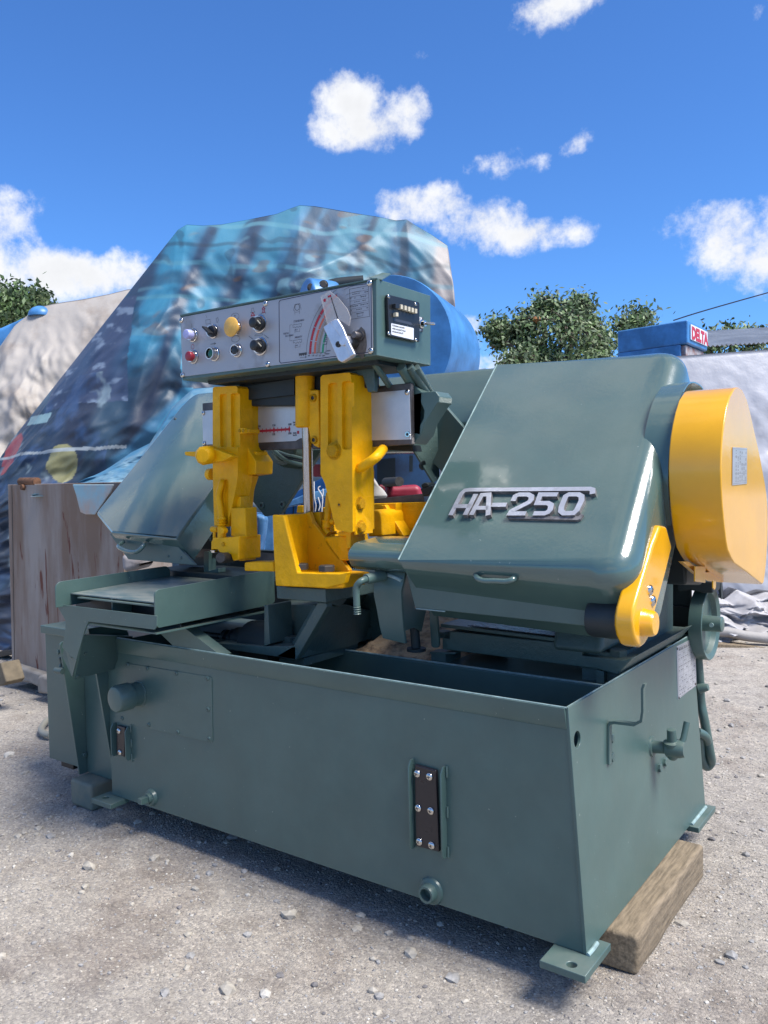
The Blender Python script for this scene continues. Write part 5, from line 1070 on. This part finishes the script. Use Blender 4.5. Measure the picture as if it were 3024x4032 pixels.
# ================================================================== blue machine behind the saw (big cylinder + column)
bmx = thing('drum_machine', (at((1700,2700), d=4.9).x, at((1700,2700), d=4.9).y, 0), 'blue workshop machine with a big horizontal drum standing right behind the saw', 'machine')
dc = at(vW(1330,400), d=4.3); ce = at((1650,1300), d=4.15)
ax = (RGT*.80+FWD*.6-Vector((0,0,0))); ax = Vector((ax.x, ax.y, 0)).normalized(); axd = Vector((.15,.99,0)).normalized()
rc = at((1575,1330), d=4.0); far = at((1700,1330), d=4.55)
rad = .34
c1_ = at((1520,1355), d=4.05); c2_ = c1_+(Vector((FWD.x,FWD.y,0)).normalized()*.55+Vector((RGT.x,RGT.y,0)).normalized()*.20)
obj('drum', MB().lathe(c1_, c2_-c1_, [(0,rad-.02),(.0,rad-.004),(.01,rad),((c2_-c1_).length-.01,rad),((c2_-c1_).length,rad-.01),((c2_-c1_).length,0)], 56), blue, bmx)
obj('column', MB().prism([at(vG(x,y), d=4.35) for x, y in ((1420,690),(1560,700),(1550,1120),(1420,1150))], FWD*.3), blue, bmx, .01)
obj('column', MB().prism([at(vG(x,y), d=4.5) for x, y in ((890,1000),(1420,960),(1420,1420),(890,1420))], FWD*.3), blue2, bmx, .01)
p = at(vW(908,175), d=4.0); obj('shackle', MB().lathe(p+Vector((0,0,-.1)), RGT*.9+FWD*.4, [(-.08,.10),(-.07,.13),(.07,.13),(.08,.10)], 28), blue, bmx, .01)
for x, y in ((868,183),(932,168)): hexb(at(vW(x,y), d=3.9), -FWD, .018, bmx, 'bolt')
obj('handle_arm', MB().tube([at(vW(930,190), d=4.0), at(vW(1000,165), d=4.0), at(vW(1150,150), d=4.0)], .03, 12), 'dark', bmx)
def quad(v, a, d, off=.25): return MB().prism([at(q, d=d) for q in v(*a)], FWD*off)
obj('machine_bed', quad(vI, (55,1040, 165,1060, 420,1050, 420,1600, 60,1600), 4.3), blue2, bmx, .005)
obj('machine_leg', quad(vI, (165,1060, 330,1110, 320,1180, 300,1340, 260,1580, 155,1570, 200,1200), 4.0, .1), blue2, bmx, .02)
obj('machine_leg', quad(vI, (275,1150, 325,1145, 290,1580, 240,1580), 4.1, .05), blue, bmx, .01)
obj('machine_beam', quad(vI, (560,930, 800,830, 1130,735, 1140,830, 960,900, 560,995), 4.1, .08), blue2, bmx, .005)
obj('machine_side', quad(vI, (510,900, 1130,560, 1150,1150, 500,1150), 4.6), blue, bmx, .005)
for x in (560,672,780,880,990): obj('panel_joint', quad(vI, (x,940, x+12,937, x+12,1100, x,1100), 4.58, .02), 'dark', bmx)
obj('red_band', quad(vI, (940,425, 1040,425, 1050,580, 940,580), 4.3, .1), mat('dull_red_paint', (.13,.015,.02), .5, var=.2), bmx)
obj('machine_back', quad(vJ, (60,1380, 1100,1380, 1100,2000, 60,2000), 5.0), mat('deep_blue_machine_paint', (.018,.07,.17), .5, col2=(.008,.02,.05), vscale=3), bmx, .01)
obj('machine_slot', quad(vJ, (705,1470, 750,1470, 745,1680, 705,1680), 4.8, .05), 'dark', bmx)
obj('machine_slot', quad(vJ, (450,1400, 800,1400, 790,1450, 450,1440), 4.8, .05), 'dark', bmx)
obj('machine_slot', quad(vJ, (280,1560, 330,1520, 520,1500, 520,1900, 280,1900), 4.9, .02), 'dark', bmx)
tbx = thing('red_tool_case', at(vJ(600,2050), d=3.9), 'red metal tool case behind the steel bar of the vise', 'tool case')
tbx2 = obj('case_body', MB().prism([at(vJ(x,y), d=3.8) for x, y in ((380,1850),(540,1862),(850,1845),(900,2060),(390,2060))], FWD*.35), mat('worn_red_paint', (.26,.018,.04), .45, var=.25, vscale=8), tbx, .03, 4)
obj('case_side', MB().prism([at(vJ(x,y), d=4.0) for x, y in ((295,1850),(385,1855),(390,2040),(330,2030))], FWD*.2), mat('worn_red_paint_shaded', (.13,.012,.02), .5, var=.25, vscale=8), tbx, .02)  # darkened copy of the case red puts the side's shade into colour
obj('steel_pipe', MB().tube([at(vJ(395,1822), d=3.85), at(vJ(575,1812), d=3.7)], .022, 16, cr=False), 'bolt', None, label='short rusty pipe lying on the red tool case', cat='pipe')
clw = clothmat('white_rag', .8, base=(.50,.48,.45), col2=(.35,.32,.28), vs=6)
rg = [at(vJ(x,y), d=3.6) for x, y in ((165,1700),(205,1705),(280,1820),(390,2030),(150,2060))]
bm = bmesh.new(); bm.faces.new([bm.verts.new(p) for p in rg]); bmesh.ops.triangulate(bm, faces=bm.faces); bmesh.ops.subdivide_edges(bm, edges=bm.edges, cuts=12, use_grid_fill=True)
for v in bm.verts: v.co -= FWD*.06*abs(noise.noise(Vector((v.co.x*22, v.co.z*3, 1))))+FWD*.04*noise.noise(v.co*9)
me = bpy.data.meshes.new('white_sack'); bm.to_mesh(me); bm.free(); c = rg[4]
for v in me.vertices: v.co -= c
so_ = obj('white_sack', me, clw, None, smooth=180, org=c, label='white cloth sack hanging behind the right guide arm', cat='sack')
sm_ = so_.modifiers.new('s', 'SOLIDIFY'); sm_.thickness = .02
for i, pts in enumerate((((1035,712),(1005,745),(1060,850),(1055,1000),(1045,1200),(1065,1380)),((950,650),(955,850),(975,960),(965,1040)),((1003,855),(1028,960),(1010,1030)),((1065,745),(1070,800),(1058,860)))):
    obj('twine', MB().tube([at(vI(*p), d=3.1+.02*i) for p in pts], .0022, 6), 'white', None, label='thin white twine dangling behind the polished rod, strand %s' % ('longest', 'beside the rod', 'short middle', 'short upper')[i], cat='twine', group='white twine behind the rod')
obj('hanging_corner', MB().prism([at(vR(x,y), y=cy_-.06) for x, y in ((630,238),(985,238),(960,300),(825,500),(740,500),(697,480),(660,330))], (0,.01,0)), clothmat('pale_printed_cloth', .5, base=(.25,.42,.48), col2=(.45,.30,.22), vs=5), None, .01, label='pale blue and orange cloth corner hanging over the top of the rusty cabinet', cat='cloth')
fl = drape('folded_tarpaulin', [(230,1920),(330,1895),(420,1850),(520,1780),(600,1740),(680,1600),(760,1530),(900,1520),(1000,1560)], 5.6, .45, 160, 90, .07, None, 'crumpled blue and grey tarpaulin edge behind the left wheel cover', 'tarpaulin', clothmat('crumpled_blue_vinyl', .45, base=(.05,.17,.28), col2=(.26,.36,.38), vs=3), seed=21, zbot=1.25, back=.3)
obj('grey_sack', MB().prism([at(vH(x,y), d=4.4) for x, y in ((340,1880),(430,1900),(570,1950),(520,2060),(360,2090))], FWD*.3), clothmat('grey_cloth', .8, base=(.30,.28,.28), col2=(.14,.12,.12), vs=12), None, .03, 3, label='grey cloth bundle between the cabinet and the out-feed chute', cat='cloth bundle')
# ================================================================== right background
wt = clothmat('white_polytarp', .42, base=(.44,.44,.47), col2=(.34,.34,.37), vs=1.1, bump=.012)
drape('white_tarpaulin', [(2480,1445),(2620,1405),(2700,1400),(2900,1385),(3080,1372),(3300,1365)], 7.3, .25, 90, 70, .07, None, 'smooth white tarpaulin covering a tall crate behind the pulley guard', 'tarpaulin', wt, seed=5, zbot=.2)
drape('crumpled_tarpaulin', [(2660,2290),(2760,2330),(2850,2360),(2900,2320),(2960,2345),(3010,2330),(3200,2350)], 6.95, .45, 100, 50, .32, None, 'crumpled foot of the white tarpaulin lying in folds on the ground by the hand wheel', 'tarpaulin', clothmat('creased_polytarp', .45, base=(.44,.43,.44), col2=(.28,.26,.24), vs=2.2, bump=.015), seed=8, zbot=.0)
obj('rolled_hose', MB().tube([at((2650,2480), d=6.4), at((2850,2488), d=6.35), at((2950,2506), d=6.3), at((3150,2525), d=6.25)], .04, 16), clothmat('ribbed_white_hose', .7, base=(.34,.32,.30), vs=30, bump=.02), None, label='ribbed white hose lying along the foot of the crumpled tarpaulin', cat='hose')
obj('plank', MB().prism([at((x,y), d=6.2) for x, y in ((2660,2524),(3150,2560),(3150,2575),(2660,2538))], FWD*.2), 'wood', None, label='thin flat plank on the ground below the ribbed hose', cat='plank')
dm = thing('delta_machine', Vector((at((2600,1700), d=9).x, at((2600,1700), d=9).y, 0)), 'blue machine head marked DELTA rising behind the wheel cover', 'machine')
A = at(vU(915,238), d=9.3); B = at(vU(1262,198), d=8.7); Cc = at(vU(1360,250), d=9.3); zt_ = B.z
A.z = zt_-.0; Cc.z = zt_-.0
zb_ = at(vU(1265,315), d=8.7).z
Dd = A+(Cc-B)
obj('machine_head', MB().prism([Vector((p.x,p.y,zt_)) for p in (A,B,Cc,Dd)], (0,0,zb_-zt_)), blue, dm, .02, 3)
B2 = B+(A-B)*.02; obj('machine_neck', MB().prism([Vector((p.x,p.y,zb_)) for p in (A,B2+(A-B)*.08,Cc+(A-B)*.08,Dd)], (0,0,-.5)), blue, dm, .01)
obj('rusty_panel', MB().prism([Vector((p.x,p.y,zb_-.01)) for p in (B2+(A-B)*.02+(Cc-B)*.05,B2+(A-B)*.02+(Cc-B)*.95,B2+(A-B)*.12+(Cc-B)*.95,B2+(A-B)*.12+(Cc-B)*.05)], (0,0,-.25)), mat('rusty_orange_panel', (.20,.06,.03), .7, col2=(.4,.4,.42), vscale=8), dm)
fn = (Cc-B).cross(Z3).normalized(); fn = fn if fn.dot(CAM-B) > 0 else -fn; fr_ = (Cc-B).normalized(); fw = (Cc-B).length
sg = [B+fr_*fw*.10+fn*.004, B+fr_*fw*.94+fn*.004]
hh = (zt_-zb_)
obj('name_plate', MB().prism([sg[0]-Z3*hh*.16, sg[1]-Z3*hh*.16, sg[1]-Z3*hh*.80, sg[0]-Z3*hh*.80], fn*.01), 'white', dm, label='pale name plate with red letters DELTA')
text('DELTA', sg[0]+fr_*fw*.03-Z3*hh*.74+fn*.012, fr_, Z3, hh*.70, mat('sign_red', (.50,.02,.04), .5), dm, sx=fw*.80/(hh*.70*3.0), bold=.01)
cor = mat('galvanised_roofing', (.36,.38,.40), .5, metal=.3, var=.15, vscale=2)
mb = MB(); a = at((2640,1360), d=14); b_ = at((3400,1315), d=14); hzv = Vector((FWD.x,FWD.y,0)).normalized(); n = 90
vs = []
for i in range(n+1):
    p = a+(b_-a)*i/n; o = Z3*(.035*(i % 2)); vs += [p+o-Z3*.18-hzv*.8, p+o+hzv*2+Z3*.5]
mb.add(vs, [(2*i,2*i+1,2*i+3,2*i+2) for i in range(n)]); shed = thing('shed', Vector((a.x,a.y,0)), 'low shed with a corrugated galvanised roof behind the white tarpaulin', 'shed')
obj('corrugated_roof', mb, cor, shed, smooth=0)
obj('wall', MB().prism([a-Z3*.2, b_-Z3*.2, Vector((b_.x,b_.y,0)), Vector((a.x,a.y,0))], hzv*2), conc, shed)
obj('roof_gable', MB().prism([at(vJ(x,y), d=16) for x, y in ((1180,402),(1350,330),(1480,295),(1560,350),(1700,330),(1700,600),(1180,600))], FWD*2), cor, None, label='distant pale tent-like roof peak beside the blue drum', cat='roof')
w0 = at(D_(1455,692), d=15); w1 = at(D_(1560,660), d=15.5); w2 = at(D_(1900,565), d=16.5)
obj('overhead_wire', MB().tube([w0, w1, w2], .012, 6), 'black', None, label='thin black overhead wire crossing the sky at the right', cat='wire')
# ================================================================== trees
leafm = [mat('leaf_mid', (.10,.165,.05), .55, var=.3, vscale=1.2), mat('leaf_light', (.19,.245,.12), .55, var=.2, vscale=1.2), mat('leaf_dark', (.05,.085,.035), .6, var=.2, vscale=1.2)]
bark = mat('bark', (.09,.07,.05), .9, var=.3, vscale=12); fruit = mat('dry_fruit', (.28,.12,.04), .8)
def tree(label, base, blobs, nleaf, leaf, seed, twigs=60, fruits=0, group=None):
    rn = random.Random(seed); root = thing('tree', base, label, 'tree', group); fwdh = Vector((FWD.x,FWD.y,0)).normalized()
    top = sum([b[0] for b in blobs], Vector())/len(blobs)
    mb = MB(); fork = Vector((top.x, top.y, base.z+(top.z-base.z)*.55))
    mb.tube([base, (base+fork)/2+Vector((.1,0,0)), fork], lambda t: .22-.08*t, 10)
    tips = []
    for c, r in blobs:
        mid = (fork+c)/2+Vector((rn.uniform(-.2,.2), 0, .1)); mb.tube([fork, mid, c], lambda t: .10*(1-t)+.02, 6)
        for k in range(twigs//len(blobs)):
            d = Vector((rn.gauss(0,1), rn.gauss(0,1), rn.gauss(.3,1))).normalized(); e = c+Vector((d.x*r[0], d.y*r[0], d.z*r[1]))*rn.uniform(.7,1.05)
            mb.tube([c+(e-c)*.1, (c+e)/2+Vector((rn.uniform(-.08,.08),rn.uniform(-.08,.08),.05)), e], lambda t: .022*(1-t)+.006, 4); tips.append((c, e))
    obj('trunk', mb, bark, root)
    V_, F_, MI = [], [], []
    for i in range(nleaf):
        if rn.random() < .8:
            c, e = rn.choice(tips); t = rn.uniform(.35,1.08); p = c+(e-c)*t+Vector((rn.gauss(0,1),rn.gauss(0,1),rn.gauss(0,1)))*leaf*2.6
        else:
            c, r = rn.choice(blobs); d = Vector((rn.gauss(0,1),rn.gauss(0,1),rn.gauss(0,1))).normalized()*rn.random()**.5; p = c+Vector((d.x*r[0],d.y*r[0],d.z*r[1]))
        a = Vector((rn.gauss(0,1),rn.gauss(0,1),rn.gauss(0,1))).normalized(); b = a.orthogonal().normalized(); l = leaf*rn.uniform(.6,1.5); o = len(V_)
        V_ += [p-a*l, p+b*l*.45, p+a*l, p-b*l*.45]; F_.append((o,o+1,o+2,o+3)); MI.append(rn.choices((0,1,2), (5,3,4))[0])
    mb = MB(); mb.v = V_; mb.f = F_; mb.m = MI
    me = bpy.data.meshes.new('crown'); c = top; me.from_pydata([v-c for v in V_], [], F_)
    for q in leafm: me.materials.append(q)
    me.polygons.foreach_set('material_index', np.array(MI, np.int32)); obj('crown', me, [], root, smooth=0, org=c)
    for k in range(fruits):
        c, e = rn.choice(tips); o = obj('fruit', MB().lathe(e-Z3*.06, Z3, [(-.06,.01),(-.04,.05),(0,.07),(.04,.05),(.06,.01)], 8), fruit, root)
    return root
def bl(pts, d, dy=.9): return [(at((u, v), d=d+k), (ru/F_PX*d, rv/F_PX*d)) for (u, v, ru, rv, k) in pts]
d = 13.
tree('broad leafy tree with thin branches and brown fruit behind the wheel cover', Vector((at((2200,1600), d=d).x, at((2200,1600), d=d).y, 0)),
     bl([(2080,1300,80,90,0),(2150,1225,75,65,.4),(2270,1215,80,50,0),(2230,1310,110,90,-.4),(2330,1300,60,60,.3),(1990,1325,60,50,.2),(2100,1390,100,60,0),(2360,1370,80,50,0),(1955,1300,35,30,0),(2050,1430,90,50,-.5),(2200,1450,90,50,-.5),(2330,1440,80,45,-.5)], d), 14000, .036, 1, 460, 7)
tree('small tree tops just left of the DELTA machine', Vector((at((2510,1600), d=16).x, at((2510,1600), d=16).y, 0)), bl([(2460,1290,40,50,0),(2525,1255,40,30,0),(2500,1330,80,50,0)], 16.), 1500, .05, 2, 60)
tree('small round tree between the DELTA machine and the shed roof', Vector((at((2840,1600), d=20).x, at((2840,1600), d=20).y, 0)), bl([(2830,1330,55,30,0),(2790,1370,40,25,0),(2945,1333,18,14,0),(2985,1340,12,8,0),(2880,1345,30,20,0)], 20.), 2200, .06, 3, 60)
tree('conifer-like tree with drooping foliage at the left edge', Vector((at((60,1700), d=20).x, at((60,1700), d=20).y, 0)), bl([(0,1250,35,60,0),(50,1200,20,55,0),(60,1260,45,50,0),(20,1300,60,50,.5),(110,1235,25,40,0),(143,1195,20,28,0),(-40,1290,50,60,0)], 20.), 9000, .07, 4, 90)
# distant low treeline so that the ground does not end in a bare edge
rn = random.Random(9); V_, F_, MI = [], [], []
for i in range(16000):
    a = rn.uniform(-2.6, 2.2); r = rn.uniform(60, 80); h = 3.2*(1+.5*noise.noise(Vector((a*9, 0, 0))))*rn.random()**.7
    p = Vector((CAM.x+math.sin(a)*r, CAM.y+math.cos(a)*r, h)); q = Vector((rn.gauss(0,1),rn.gauss(0,1),rn.gauss(0,1))).normalized(); s_ = q.orthogonal().normalized(); l = rn.uniform(.25,.6); o = len(V_)
    V_ += [p-q*l, p+s_*l*.6, p+q*l, p-s_*l*.6]; F_.append((o,o+1,o+2,o+3)); MI.append(rn.choice((0,1,2)))
me = bpy.data.meshes.new('treeline'); me.from_pydata(V_, [], F_)
for q in leafm: me.materials.append(q)
me.polygons.foreach_set('material_index', np.array(MI, np.int32)); o = bpy.data.objects.new('distant_trees', me); COL.objects.link(o); o['kind'] = 'stuff'; o['label'] = 'far-off low line of trees beyond the yard'; o['category'] = 'trees'
bpy.context.view_layer.update()
